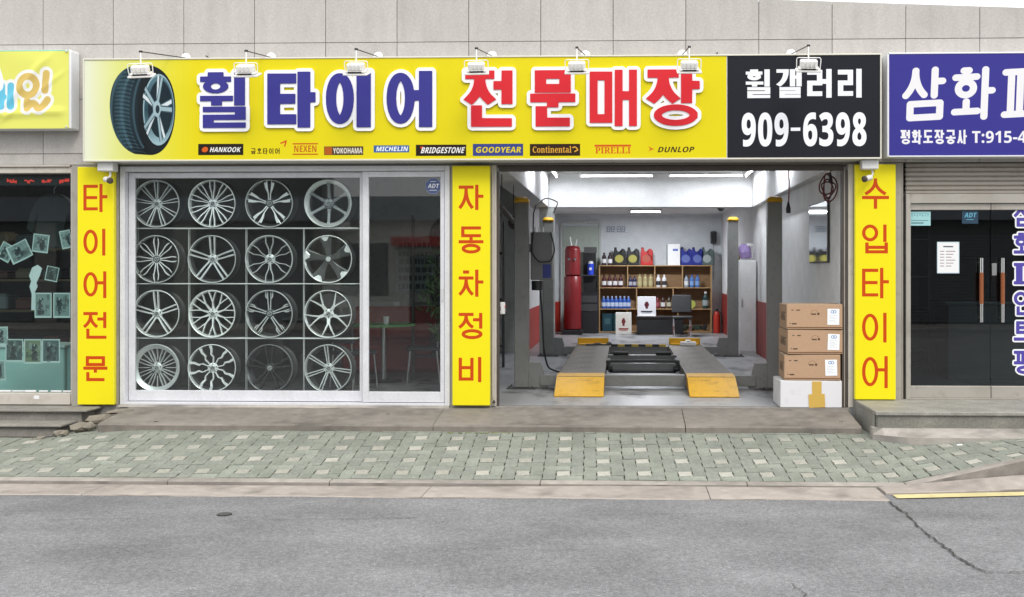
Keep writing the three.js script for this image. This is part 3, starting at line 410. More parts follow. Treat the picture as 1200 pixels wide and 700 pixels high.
  part('yellow_face', plane(Wm - 0.01, Hm - 0.01), matte([0.76, 0.76, 0.76], 0.4, { map: print }), s, (X0 + XD) / 2, (Y0 + Y1) / 2, ZF - 0.006);
  const bp = ctex(1024, Math.round((1024 * Hm) / (X1 - XD)), (x, w, h) => {
    const k = 1024 / (X1 - XD), u = (m) => (m - XD) * k, v = (m) => (Y1 - m) * k; x.fillStyle = '#1b1c26'; x.fillRect(0, 0, w, h); x.fillStyle = x.strokeStyle = '#f2f4f8';
    [...'휠갤러리'].forEach((c, i) => hangul(x, c, u(1.272 + i * 0.318), v(3.545), 0.262 * k, 0.3 * k, 0.056 * k, (i ? (i === 1 ? 0.036 : 0.05) : 0.033) * k));
    x.strokeStyle = '#f2f4f8'; x.lineWidth = 3; [...'909-6398'].forEach((c, i) => { const a = [1.225, 1.395, 1.565, 1.735, 1.86, 2.03, 2.2, 2.37][i]; c === '-' ? x.fillRect(u(a) + 2, v(2.935), 0.1 * k, 0.035 * k) : latin(x, c, u(a), v(3.085), 0.157 * k, 0.335 * k, '900 {}px sans-serif'); });
  });
  part('black_face', plane(X1 - XD - 0.01, Hm - 0.01), matte([0.86, 0.86, 0.86], 0.5, { map: bp }), s, (X1 + XD) / 2, (Y0 + Y1) / 2, ZF - 0.006);
  const al = std([0.62, 0.6, 0.52], 0.4, 0.3);
  part('frame_strip', span(X0, X1, Y0 - 0.004, Y0 + 0.014, ZF - 0.012, ZF + 0.003), al, s); part('frame_strip', span(X0, X1, Y1 - 0.012, Y1 + 0.004, ZF - 0.012, ZF + 0.003), al, s);
  part('frame_strip', span(X0 - 0.003, X0 + 0.012, Y0, Y1, ZF - 0.012, ZF + 0.004), al, s); part('frame_strip', span(X1 - 0.012, X1 + 0.003, Y0, Y1, ZF - 0.012, ZF + 0.004), al, s);
  const blue = matte([0.036, 0.034, 0.22], 0.5), red = matte([0.58, 0.02, 0.03], 0.5), wh = std([0.8, 0.8, 0.82], 0.4);
  const spec = [['휠', -4.44, 0.5, 0.115, 0.056, blue], ['타', -3.725, 0.51, 0.135, 0.105, blue], ['이', -3.105, 0.49, 0.15, 0.115, blue], ['어', -2.465, 0.49, 0.14, 0.11, blue], ['전', -1.64, 0.51, 0.115, 0.088, red], ['문', -0.96, 0.47, 0.12, 0.09, red], ['매', -0.34, 0.49, 0.082, 0.09, red], ['장', 0.26, 0.54, 0.115, 0.085, red]];
  const px = 1 / 240, H = 0.585, top = 3.54;
  for (const [c, x, w, tv, th, m] of spec) {
    const cv = outlinedLetter(c, w, H, tv, th, 0.72), big = grown(cv, 0.036 * 240);
    const o = part('letter', metreUV(new THREE.ExtrudeGeometry(trace(cv, px), { depth: 0.008, bevelEnabled: false, curveSegments: 1 })), m, s, x - 20 * px, top + 20 * px, ZF + 0.0165);
    part('letter_backing', metreUV(new THREE.ExtrudeGeometry(trace(big, px), { depth: 0.018, bevelEnabled: false, curveSegments: 1 })), wh, o, 0, 0, -0.0185);
  }
}
{ // pillar signs
  const mk = (text, x0, x1, y0, label, cells) => {
    const s = thing('pillar_sign', label, 'sign', [(x0 + x1) / 2, y0, 0], 0, 'narrow yellow pillar signs'), w = x1 - x0, h = 2.572 - y0, k = 620;
    part('panel', box(w, h, 0.06, 0.006), std([0.8, 0.72, 0.02], 0.4), s, 0, h / 2, 0.033);
    const t = ctex(Math.round(w * k), Math.round(h * k), (x, W, Hh) => { x.fillStyle = '#f7e81c'; x.fillRect(0, 0, W, Hh); x.strokeStyle = '#cf4a12'; [...text].forEach((c, i) => { const [a, b] = cells[i]; hangul(x, c, 0.16 * W, (2.572 - a) * k, 0.68 * W, (a - b) * k, 0.036 * k, 0.034 * k); }); });
    part('printed_face', plane(w - 0.014, h - 0.014), matte([0.8, 0.8, 0.8], 0.45, { map: t }), s, 0, h / 2, 0.066);
  };
  mk('타이어전문', -5.868, -5.468, 0.012, 'yellow pillar sign whose five orange syllables start below the camera beside the left shop', [[2.395, 2.09], [1.909, 1.62], [1.45, 1.16], [1.01, 0.72], [0.533, 0.262]]);
  mk('자동차정비', -1.812, -1.41, 0.02, 'yellow pillar sign between the white sliding window and the open garage bay', [[2.375, 2.105], [1.93, 1.64], [1.468, 1.178], [1.006, 0.725], [0.534, 0.265]]);
  mk('수입타이어', 2.44, 2.866, 0.1, 'yellow pillar sign standing on the granite step between garage and glass door', [[2.43, 2.11], [1.943, 1.638], [1.486, 1.164], [1.011, 0.698], [0.554, 0.215]]);
}
{ // left neighbour's sign: a banner stretched over a box
  const s = thing('banner_sign', 'pale yellow banner stretched over a sign box with blue and gold letters', 'sign', [0, 0, 0]);
  part('sign_box', span(-9.4, -5.872, 2.965, 3.81, 0.002, 0.185, 0.012), std([0.72, 0.73, 0.74], 0.4), s);
  const g = new THREE.PlaneGeometry(3.48, 0.835, 120, 30), p = g.attributes.position;
  for (let i = 0; i < p.count; i++) { const u = p.getX(i), v = p.getY(i), e = Math.min(1, Math.min(1.74 - u, 0.417 - v, v + 0.417) / 0.12); p.setZ(i, e * (0.012 * Math.sin(u * 5 + v * 3) * Math.max(0, (v + 0.4)) + 0.02 * Math.exp(-(((v + 0.27 + 0.03 * Math.sin(u * 3)) / 0.035) ** 2)) + 0.016 * Math.exp(-(((u - 1.2 - v * 0.9) / 0.05) ** 2)) + 0.01 * Math.exp(-(((u - 1.45 - v * 1.3) / 0.03) ** 2)))); }
  g.computeVertexNormals();
  const k = 420, t = ctex(Math.round(3.48 * k), Math.round(0.835 * k), (x, W, Hh) => {
    x.fillStyle = '#e9ea74'; x.fillRect(0, 0, W, Hh); const u = (m) => (m + 9.37) * k, v = (m) => (3.8 - m) * k;
    const word = (col, grow) => { x.strokeStyle = col[0]; x.lineWidth = 0.075 * k + grow; x.lineCap = x.lineJoin = 'round'; const st = (f) => { x.beginPath(); f(); x.stroke(); };
      st(() => { x.moveTo(u(-6.62), v(3.42)); x.lineTo(u(-6.62), v(3.2)); }); st(() => { x.moveTo(u(-6.52), v(3.42)); x.lineTo(u(-6.52), v(3.2)); }); st(() => { x.moveTo(u(-6.8), v(3.3)); x.lineTo(u(-6.6), v(3.3)); });
      x.strokeStyle = col[1]; st(() => x.ellipse(u(-6.33), v(3.42), 0.09 * k, 0.1 * k, 0.2, 0, 7)); st(() => { x.moveTo(u(-6.13), v(3.55)); x.lineTo(u(-6.145), v(3.37)); }); st(() => { x.moveTo(u(-6.34), v(3.26)); x.lineTo(u(-6.34), v(3.18)); x.quadraticCurveTo(u(-6.28), v(3.27), u(-6.24), v(3.2)); x.quadraticCurveTo(u(-6.2), v(3.14), u(-6.12), v(3.27)); }); };
    word(['#f6f6f2', '#f6f6f2'], 0.07 * k); word(['#6cc6e2', '#dcbf6c'], 0);
    x.fillStyle = '#8fd6b8'; x.fillRect(0, 0, W, 5);
  });
  part('banner', g, matte([0.78, 0.78, 0.78], 0.6, { map: t, side: THREE.DoubleSide }), s, -7.63, 3.3875, 0.1895);
  for (const y of [2.985, 3.79]) part('eyelet', lathe([[0.006, 0], [0.013, 0.001], [0.013, 0.003], [0.006, 0.003]], 14), M.steel, s, -5.91, y, 0.2, Math.PI / 2);
}
{ // right neighbour's sign
  const x0 = 2.742, x1 = 6.2, y0 = 2.635, y1 = 3.712;
  const s = thing('blue_sign', 'blue lightbox sign with white brush style letters above the glass door', 'sign', [0, 0, 0]);
  part('sign_box', span(x0, x1, y0, y1, 0, 0.195), std([0.66, 0.67, 0.68], 0.4), s);
  const k = 520, t = ctex(Math.round((x1 - x0) * k), Math.round((y1 - y0) * k), (x, W, Hh) => {
    x.fillStyle = '#393690'; x.fillRect(0, 0, W, Hh); const u = (m) => (m - x0) * k, v = (m) => (y1 - m) * k; x.strokeStyle = x.fillStyle = '#f0eff2';
    [...'삼화페'].forEach((c, i) => { x.save(); x.translate(u(2.877 + i * 0.515 + (i > 2 ? 0.15 : 0)), v(3.575)); x.transform(1, -0.05, -0.04, 1, 6, 8); hangul(x, c, 0, 0, (i === 2 ? 0.6 : 0.455) * k, 0.565 * k, 0.075 * k, 0.07 * k, 'round'); x.restore(); });
    [...'평화도장공사'].forEach((c, i) => hangul(x, c, u(2.865 + i * 0.117), v(2.908), 0.1 * k, 0.15 * k, 0.022 * k, 0.021 * k)); latin(x, 'T:915-41', u(3.6), v(2.895), 0.66 * k, 0.125 * k, 'bold {}px sans-serif');
  });
  part('printed_face', plane(x1 - x0 - 0.03, y1 - y0 - 0.02), matte([0.8, 0.8, 0.8], 0.5, { map: t }), s, (x0 + x1) / 2, (y0 + y1) / 2, 0.1985);
  for (const [a, b, c, d] of [[x0 - 0.002, x0 + 0.018, y0, y1], [x0, x1, y0 - 0.003, y0 + 0.013], [x0, x1, y1 - 0.013, y1 + 0.003]]) part('frame_strip', span(a, b, c, d, 0.18, 0.204), std([0.7, 0.7, 0.72], 0.35, 0.4), s);
}
{ // sign floodlights on arms, not lit
  const w = std([0.78, 0.77, 0.75], 0.4), mk = (x, bx, knee, turn, label) => {
    const f = thing('sign_floodlight', label, 'floodlight', [x, 3.72, 0], 0, 'floodlights above the shop sign'), a = [bx, 0.03, 0.004], e = [0, -0.045 + knee, 0.68];
    part('wall_plate', lathe([[0, 0], [0.055, 0], [0.05, 0.016], [0, 0.018]], 20), w, f, bx, 0.03, -0.006, Math.PI / 2);
    part('arm', tube([a, [bx * 0.5, (a[1] + e[1]) / 2, 0.34], e], 0.006, 12, 6), M.darkGrey, f);
    part('arm_joint', cyl(0.012, 0.012, 0.03, 12), M.black, f, e[0], e[1], e[2], 0, 0, Math.PI / 2);
    part('drop_rod', cyl(0.007, 0.007, 0.13, 10), w, f, 0, e[1] - 0.065, 0.68);
    const h = part('lamp_body', merge([box(0.17, 0.075, 0.1, 0.012), at(box(0.2, 0.02, 0.12, 0.004), 0, -0.045, 0), ...[-0.06, -0.02, 0.02, 0.06].map((q) => at(box(0.008, 0.055, 0.03, 0.001), q, 0, 0.06))]), w, f, 0, e[1] - 0.18, 0.69, 0.35, turn, 0);
    part('lens_frame', merge([at(box(0.245, 0.018, 0.17, 0.004), 0, 0, 0)]), w, h, 0, -0.07, -0.02); part('lens', box(0.2, 0.004, 0.12, 0.001), std([0.5, 0.52, 0.52], 0.2), h, 0, -0.0815, -0.02); part('dark_slot', box(0.14, 0.012, 0.004, 0.001), M.black, h, 0, -0.047, 0.0622);
    part('bracket', tube([[-0.115, -0.05, 0], [-0.118, 0.04, -0.01], [-0.1, 0.055, -0.01], [0, 0.055, -0.01], [0.1, 0.055, -0.01], [0.118, 0.04, -0.01], [0.115, -0.05, 0]], 0.005, 40, 5), w, h);
  };
  mk(-4.88, 0.17, 0, 0.25, 'white floodlight on a thin arm over the printed tyre'); mk(-3.8, 0.02, 0, 0.02, 'white floodlight on a thin arm between the first two blue letters'); mk(-2.68, 0.06, 0.01, -0.04, 'white floodlight on a thin arm over the third blue letter'); mk(-1.465, 0.07, 0.01, 0.12, 'white floodlight on a thin arm over the first red letter');
  mk(-0.457, 0.06, 0.01, 0.02, 'white floodlight on a thin arm between the second and third red letters'); mk(0.663, -0.03, 0.01, 0, 'white floodlight on a thin arm over the last red letter'); mk(1.843, -0.06, 0.015, -0.1, 'white floodlight on a thin arm over the black panel');
  for (const [x, l] of [[-4.47, 'small rusty bolt in the wall above the sign near the printed tyre'], [1.0, 'small rusty bolt in the wall above the sign near the black panel']]) single('anchor_bolt', cyl(0.007, 0.007, 0.06, 8).rotateX(Math.PI / 2), M.brown, l, 'bolt', [x, 3.76, 0.02]);
}
{ // security cameras
  const mk = (x, y, s, label) => {
    const c = thing('security_camera', label, 'camera', [x, y, 0.07], 0, 'security cameras under the shop sign');
    part('junction_box', box(0.17, 0.1, 0.12, 0.008), M.white, c, 0, 0, 0.062); part('bracket', tube([[0.03, -0.05, 0.07], [0.035, -0.1, 0.075], [0.0, -0.13, 0.09]], 0.011, 12), M.white, c);
    const b = part('camera_body', cyl(0.028, 0.03, 0.1, 20).rotateX(Math.PI / 2), M.white, c, s * 0.03, -0.145, 0.115, 0.35, s * 0.9, 0); part('lens_cap', lathe([[0, 0.004], [0.02, 0.004], [0.033, 0.0], [0.033, -0.02], [0.029, -0.02]], 20).rotateX(Math.PI / 2), M.brown, b, 0, 0, 0.054);
  };
  mk(-5.5, 2.565, 1, 'white security camera above the pillar sign next to the left shop window'); mk(2.57, 2.56, -1, 'white security camera above the pillar sign next to the glass doors');
}
// ---------------------------------------------------------------- white sliding window of the showroom
{
  const w = thing('sliding_window', 'large white framed sliding shop window with two sashes', 'window', [0, 0, 0]), F = M.frame;
  const X0 = -5.435, X1 = -1.85, T = 2.582;
  for (const a of [[X0, X0 + 0.055, 0.004, T, -0.13, 0.0], [X1 - 0.055, X1, 0.004, T, -0.13, 0], [X0 + 0.056, X1 - 0.056, T - 0.055, T, -0.13, 0], [X0 + 0.056, X1 - 0.056, 0.004, 0.035, -0.13, 0.0]]) part('outer_frame', span(...a), F, w);
  const sash = (a, b, l, r, z) => { const s = part('sash', merge([span(a, a + l, 0.04, T - 0.06, z - 0.035, z), span(b - r, b, 0.04, T - 0.06, z - 0.035, z), span(a + l - 0.001, b - r + 0.001, T - 0.12, T - 0.061, z - 0.034, z - 0.001), span(a + l - 0.001, b - r + 0.001, 0.041, 0.155, z - 0.034, z - 0.001)]), F, w); part('pane', plane(b - r - a - l, T - 0.12 - 0.155), M.glass, s, (a + l + b - r) / 2, (T - 0.12 + 0.155) / 2, z - 0.018); return s; };
  sash(X0 + 0.06, -2.755, 0.07, 0.085, -0.075); const s2 = sash(-2.795, X1 - 0.06, 0.065, 0.045, -0.02);
  part('lock', box(0.014, 0.14, 0.016, 0.004), std([0.6, 0.6, 0.6], 0.4), s2, -1.932, 1.2, -0.012);
  part('sill_mortar', sweepX(X0, X1, 30, (x) => [[0.001, -0.01], [0.001, 0.012], [0.03 + 0.02 * pn(x * 6, 2, 900, 9, 2), -0.001], [0.04 + 0.02 * pn(x * 6, 2, 900, 9, 2), -0.012]]), M.concrete, w);
}
function shield(t) { return ctex(256, 256, (x) => { x.clearRect(0, 0, 256, 256); x.fillStyle = t[0]; x.beginPath(); for (let k = 0; k < 8; k++) x.lineTo(128 + 126 * Math.cos(((k + 0.5) * Math.PI) / 4), 128 + 126 * Math.sin(((k + 0.5) * Math.PI) / 4)); x.fill(); x.strokeStyle = t[1]; x.lineWidth = 8; x.stroke(); x.fillStyle = t[2]; latin(x, 'ADT', 42, 92, 172, 66, 'bold {}px sans-serif', 0.2); x.fillRect(70, 190, 116, 8); x.fillRect(80, 52, 96, 8); }); }
single('security_sticker', new THREE.CircleGeometry(0.088, 8, Math.PI / 8), std([0.8, 0.8, 0.8], 0.5, 0, { map: shield(['#4a5a8c', '#8a97ba', '#f4f6fa']) }), 'octagonal blue security sticker on the white sliding sash pane', 'sticker', [-2.035, 2.365, -0.0355]);
// ---------------------------------------------------------------- wheel rack and sixteen alloy wheels behind the window
const WR = 0.264;
function bar(pts, th = 0.03) { // tapered bar along points [r, side, z, width]
  const sec = pts.map((p, i) => { const a = pts[Math.max(0, i - 1)], b = pts[Math.min(pts.length - 1, i + 1)], dx = b[0] - a[0], dy = b[1] - a[1], l = Math.hypot(dx, dy) || 1, nx = -dy / l, ny = dx / l, [x, y, z, w] = p; return [[0.36, 0], [0.5, -0.007], [0.42, -th], [-0.42, -th], [-0.5, -0.007], [-0.36, 0]].map(([k, dz]) => [x + nx * w * k, y + ny * w * k, z + dz]); });
  const v = []; for (let i = 0; i < sec.length - 1; i++) for (let k = 0; k < 6; k++) { const a = sec[i][k], b = sec[i][(k + 1) % 6], c = sec[i + 1][k], d = sec[i + 1][(k + 1) % 6]; v.push(...a, ...c, ...b, ...b, ...c, ...d); }
  for (const s of [sec[0], sec[sec.length - 1]]) for (let k = 1; k < 5; k++) v.push(...s[0], ...s[k], ...s[k + 1]);
  const g = new THREE.BufferGeometry(); g.setAttribute('position', new THREE.Float32BufferAttribute(v, 3)); g.computeVertexNormals(); return metreUV(g);
}
const alloy = { silver: std([0.88, 0.89, 0.9], 0.3, 0.55, { map: speck }), bright: std([0.94, 0.94, 0.95], 0.26, 0.5), grey: std([0.36, 0.37, 0.38], 0.32, 0.7, { map: speck }), dark: std([0.09, 0.092, 0.095], 0.3, 0.5), black: std([0.018, 0.018, 0.019], 0.28, 0.1), barrel: std([0.1, 0.1, 0.104], 0.45, 0.5) };
const rimGeo = (lip) => lathe([[WR - 0.018 - lip, -0.045], [WR - 0.012 - lip, -0.012 - lip * 0.5], [WR - 0.009, -0.002], [WR - 0.004, 0], [WR, -0.003], [WR, -0.016], [WR - 0.006, -0.018], [WR - 0.012, -0.03]], 64).rotateX(Math.PI / 2);
const barrelGeo = lathe([[WR - 0.012, -0.03], [WR - 0.016, -0.05], [WR - 0.035, -0.08], [WR - 0.035, -0.15], [WR - 0.012, -0.175], [WR - 0.002, -0.18], [WR, -0.192], [WR - 0.006, -0.195], [WR - 0.01, -0.182], [WR - 0.04, -0.155], [WR - 0.042, -0.08], [WR - 0.022, -0.045]], 56).rotateX(Math.PI / 2);
const R0 = 0.04, RE = WR - 0.014;
const twin = (s0, s1, w0, w1, bend = 0) => [1, -1].map((s) => bar([[R0, s * s0 * 0.7, -0.034, w0], [R0 + 0.07, s * (s0 + bend * 0.4), -0.024, w0 * 0.9], [R0 + 0.14, s * (s0 + (s1 - s0) * 0.6 + bend), -0.014, (w0 + w1) / 2], [RE, s * s1, -0.008, w1]]));
const STYLES = [
  { n: 9, parts: () => twin(0.011, 0.02, 0.011, 0.01), face: 'silver', lip: 0.006 },
  { n: 10, parts: () => twin(0.008, 0.026, 0.013, 0.013, 0.006), face: 'bright', lip: 0.004 },
  { n: 5, parts: () => twin(0.014, 0.052, 0.016, 0.052), face: 'bright', side: 'black', lip: 0 },
  { n: 6, parts: () => [bar([[R0, 0, -0.05, 0.05], [R0 + 0.07, 0, -0.045, 0.036], [RE - 0.05, 0, -0.03, 0.034], [RE - 0.02, 0, -0.02, 0.07]])], face: 'grey', lip: 0.03, phase: 0 },
  { n: 8, parts: () => twin(0.012, 0.024, 0.014, 0.018, 0.012), face: 'bright', side: 'black', lip: 0 },
  { n: 5, parts: () => twin(0.022, 0.026, 0.02, 0.022), face: 'silver', lip: 0 },
  { n: 6, parts: () => twin(0.008, 0.042, 0.009, 0.008, 0.012), face: 'silver', lip: 0.004 },
  { n: 5, parts: () => [bar([[R0, 0, -0.03, 0.05], [R0 + 0.08, 0.01, -0.03, 0.075], [RE, 0.035, -0.02, 0.15]])], face: 'dark', lip: 0, tips: true },
  { n: 5, parts: () => twin(0.02, 0.024, 0.02, 0.016), face: 'bright', lip: 0.004, phase: 0.02 },
  { n: 10, parts: () => [bar([[R0, 0, -0.034, 0.03], [0.12, 0, -0.026, 0.017], [0.15, 0, -0.02, 0.016]]), bar([[0.13, 0, -0.022, 0.014], [0.19, 0.02, -0.014, 0.012], [RE, 0.042, -0.008, 0.012]]), bar([[0.13, 0, -0.022, 0.014], [0.19, -0.02, -0.014, 0.012], [RE, -0.042, -0.008, 0.012]])], face: 'bright', lip: 0.008 },
  { n: 5, parts: () => [1, -1].flatMap((s) => [bar([[R0, s * 0.011, -0.034, 0.014], [0.13, s * 0.017, -0.02, 0.013], [0.19, s * 0.022, -0.014, 0.014], [RE, s * 0.02, -0.008, 0.012]]), bar([[0.17, s * 0.03, -0.014, 0.012], [0.19, s * 0.042, -0.012, 0.016], [RE, s * 0.046, -0.008, 0.016]])]), face: 'silver', side: 'dark', lip: 0 },
  { n: 5, parts: () => twin(0.012, 0.075, 0.024, 0.009, -0.012), face: 'bright', lip: 0, phase: Math.PI },
  { n: 8, parts: () => [1, -1].map((s) => bar([[R0, s * 0.01, -0.05, 0.012], [0.13, s * 0.035, -0.042, 0.01], [RE - 0.035, -s * 0.0 + s * 0.068, -0.036, 0.009]])).concat([bar([[0.09, 0.0, -0.05, 0.009], [RE - 0.035, 0.0, -0.038, 0.008]])]), face: 'silver', lip: 0.036 },
  { n: 10, parts: (k) => { const s = k % 2 ? 1 : -1; return [bar([[R0, 0, -0.034, 0.013], [0.12, s * 0.004, -0.024, 0.014], [0.15, -s * 0.022, -0.02, 0.022], [0.2, -s * 0.018, -0.012, 0.026], [RE, -s * 0.034, -0.008, 0.034]])]; }, face: 'bright', lip: 0 },
  { n: 5, parts: () => twin(0.02, 0.045, 0.02, 0.026), face: 'black', lip: 0 },
  { n: 7, parts: () => twin(0.012, 0.016, 0.014, 0.012), face: 'silver', lip: 0, phase: 0.1 },
];
const capFace = ctex(64, 64, (x) => { x.fillStyle = '#1c1c20'; x.fillRect(0, 0, 64, 64); x.strokeStyle = '#d8dadd'; x.lineWidth = 6; x.beginPath(); x.ellipse(32, 32, 25, 25, 0, 0, 7); x.stroke(); x.fillStyle = '#cfd2d6'; x.beginPath(); x.moveTo(32, 32); x.arc(32, 32, 15, 0, 1.57); x.fill(); x.beginPath(); x.moveTo(32, 32); x.arc(32, 32, 15, 3.14, 4.71); x.fill(); });
const capM = std([0.9, 0.9, 0.9], 0.3, 0.3, { map: capFace });
const hubGeo = lathe([[0, -0.033], [0.03, -0.033], [0.05, -0.036], [0.058, -0.042], [0.058, -0.06], [0, -0.06]], 32).rotateX(Math.PI / 2);
const nut = cyl(0.0075, 0.0085, 0.01, 6).rotateX(Math.PI / 2), capGeo = new THREE.CircleGeometry(0.024, 24), cups = lathe([[0.024, -0.002], [0.027, 0], [0.027, -0.012]], 24).rotateX(Math.PI / 2);
function wheel(k, x, y, z, label, turn) {
  const s = STYLES[k], w = thing('alloy_wheel', label, 'wheel', [x, y, z], turn, 'alloy wheels on the window rack'), f = alloy[s.face], body = alloy[s.side ?? s.face];
  part('rim', rimGeo(s.lip), s.tips ? alloy.bright : s.face === 'black' && !s.tips ? alloy.grey : s.face === 'grey' ? alloy.silver : s.side ? alloy.silver : f, w); part('barrel', barrelGeo, alloy.barrel, w);
  const shared = s.parts(0), odd = s.parts(1), ph = (s.phase ?? 0) + Math.PI / 2;
  for (let i = 0; i < s.n; i++) {
    const a = ph + (i / s.n) * Math.PI * 2, gs = i % 2 ? odd : shared, wob = k === 13 ? (i % 2 ? 0.05 : -0.05) : 0;
    for (const g of gs) {
      const sp = part('spoke', g, body, w, 0, 0, 0, 0, 0, a + wob);
      if (s.side) { const fg = g.clone(), p = fg.attributes.position; for (let q = 0; q < p.count; q++) p.setZ(q, p.getZ(q) + 0.002); part('machined_face', fg.scale(1, 1, 1), f, sp).scale.set(1, 0.9, 0.5); sp.children[0].position.z = -0.006; }
    }
    if (s.tips) part('machined_tip', bar([[RE - 0.05, 0.03, -0.0185, 0.035], [RE, 0.04, -0.0145, 0.11]], 0.01), alloy.bright, w, 0, 0, 0, 0, 0, a);
  }
  part('hub', hubGeo, s.side ? alloy.dark : body, w); for (let i = 0; i < 5; i++) part('lug_nut', nut, alloy.dark, w, 0.042 * Math.cos(i * 1.2566 + ph), 0.042 * Math.sin(i * 1.2566 + ph), -0.036);
  const c = part('centre_cap', cups, alloy.silver, w, 0, 0, -0.022); part('emblem', capGeo, s.tips ? alloy.silver : capM, c, 0, 0, -0.001);
}
{
  const rack = thing('wheel_rack', 'thin white wire rack holding sixteen alloy wheels in four rows', 'rack', [0, 0, 0]), wm = std([0.7, 0.7, 0.7], 0.4);
  const LV = [0.12, 0.717, 1.318, 1.93], CX = [-5.14, -4.515, -3.88, -3.228];
  for (const y of LV) { for (const z of [-0.235, -0.37]) part('rail', span(-5.44, -2.9, y - 0.012, y - 0.001, z - 0.006, z + 0.006, 0.002), wm, rack); }
  for (const x of [-5.435, -4.848, -4.2, -3.552, -2.905]) for (const z of [-0.39, -0.425]) part('post', span(x - 0.004, x + 0.004, 0.001, x === -2.905 || x === -5.435 ? 2.5 : 1.93, z - 0.004, z + 0.004, 0.001), wm, rack);
  const names = [['silver alloy wheel with nine pairs of thin parallel spokes, top row', 'bright silver alloy wheel with ten narrow spoke pairs, top row', 'black alloy wheel with five wide machined double spokes, top row', 'dull grey six spoke star alloy wheel with a deep lip, top row'],
    ['black and silver alloy wheel with eight curved spoke pairs, second row', 'silver alloy wheel with five parallel double spokes, second row', 'silver alloy wheel with six thin forked spokes, second row', 'black alloy wheel with five broad blades and pale tips, second row'],
    ['bright alloy wheel with five slim double spokes, third row', 'bright alloy wheel with ten Y shaped mesh spokes, third row', 'two tone alloy wheel with five stepped split spokes, third row', 'bright alloy wheel with ten thin spokes in V pairs, third row'],
    ['silver deep lip alloy wheel with crossed mesh spokes, bottom row', 'bright alloy wheel with ten zigzag spokes, bottom row', 'all black alloy wheel with a thin grey rim edge, bottom row', 'silver alloy wheel with seven slim double spokes, bottom row']];
  for (let r = 0; r < 4; r++) for (let c = 0; c < 4; c++) wheel(r * 4 + c, CX[c], LV[3 - r] + WR, -0.21, names[r][c], rr(-0.03, 0.05));
}
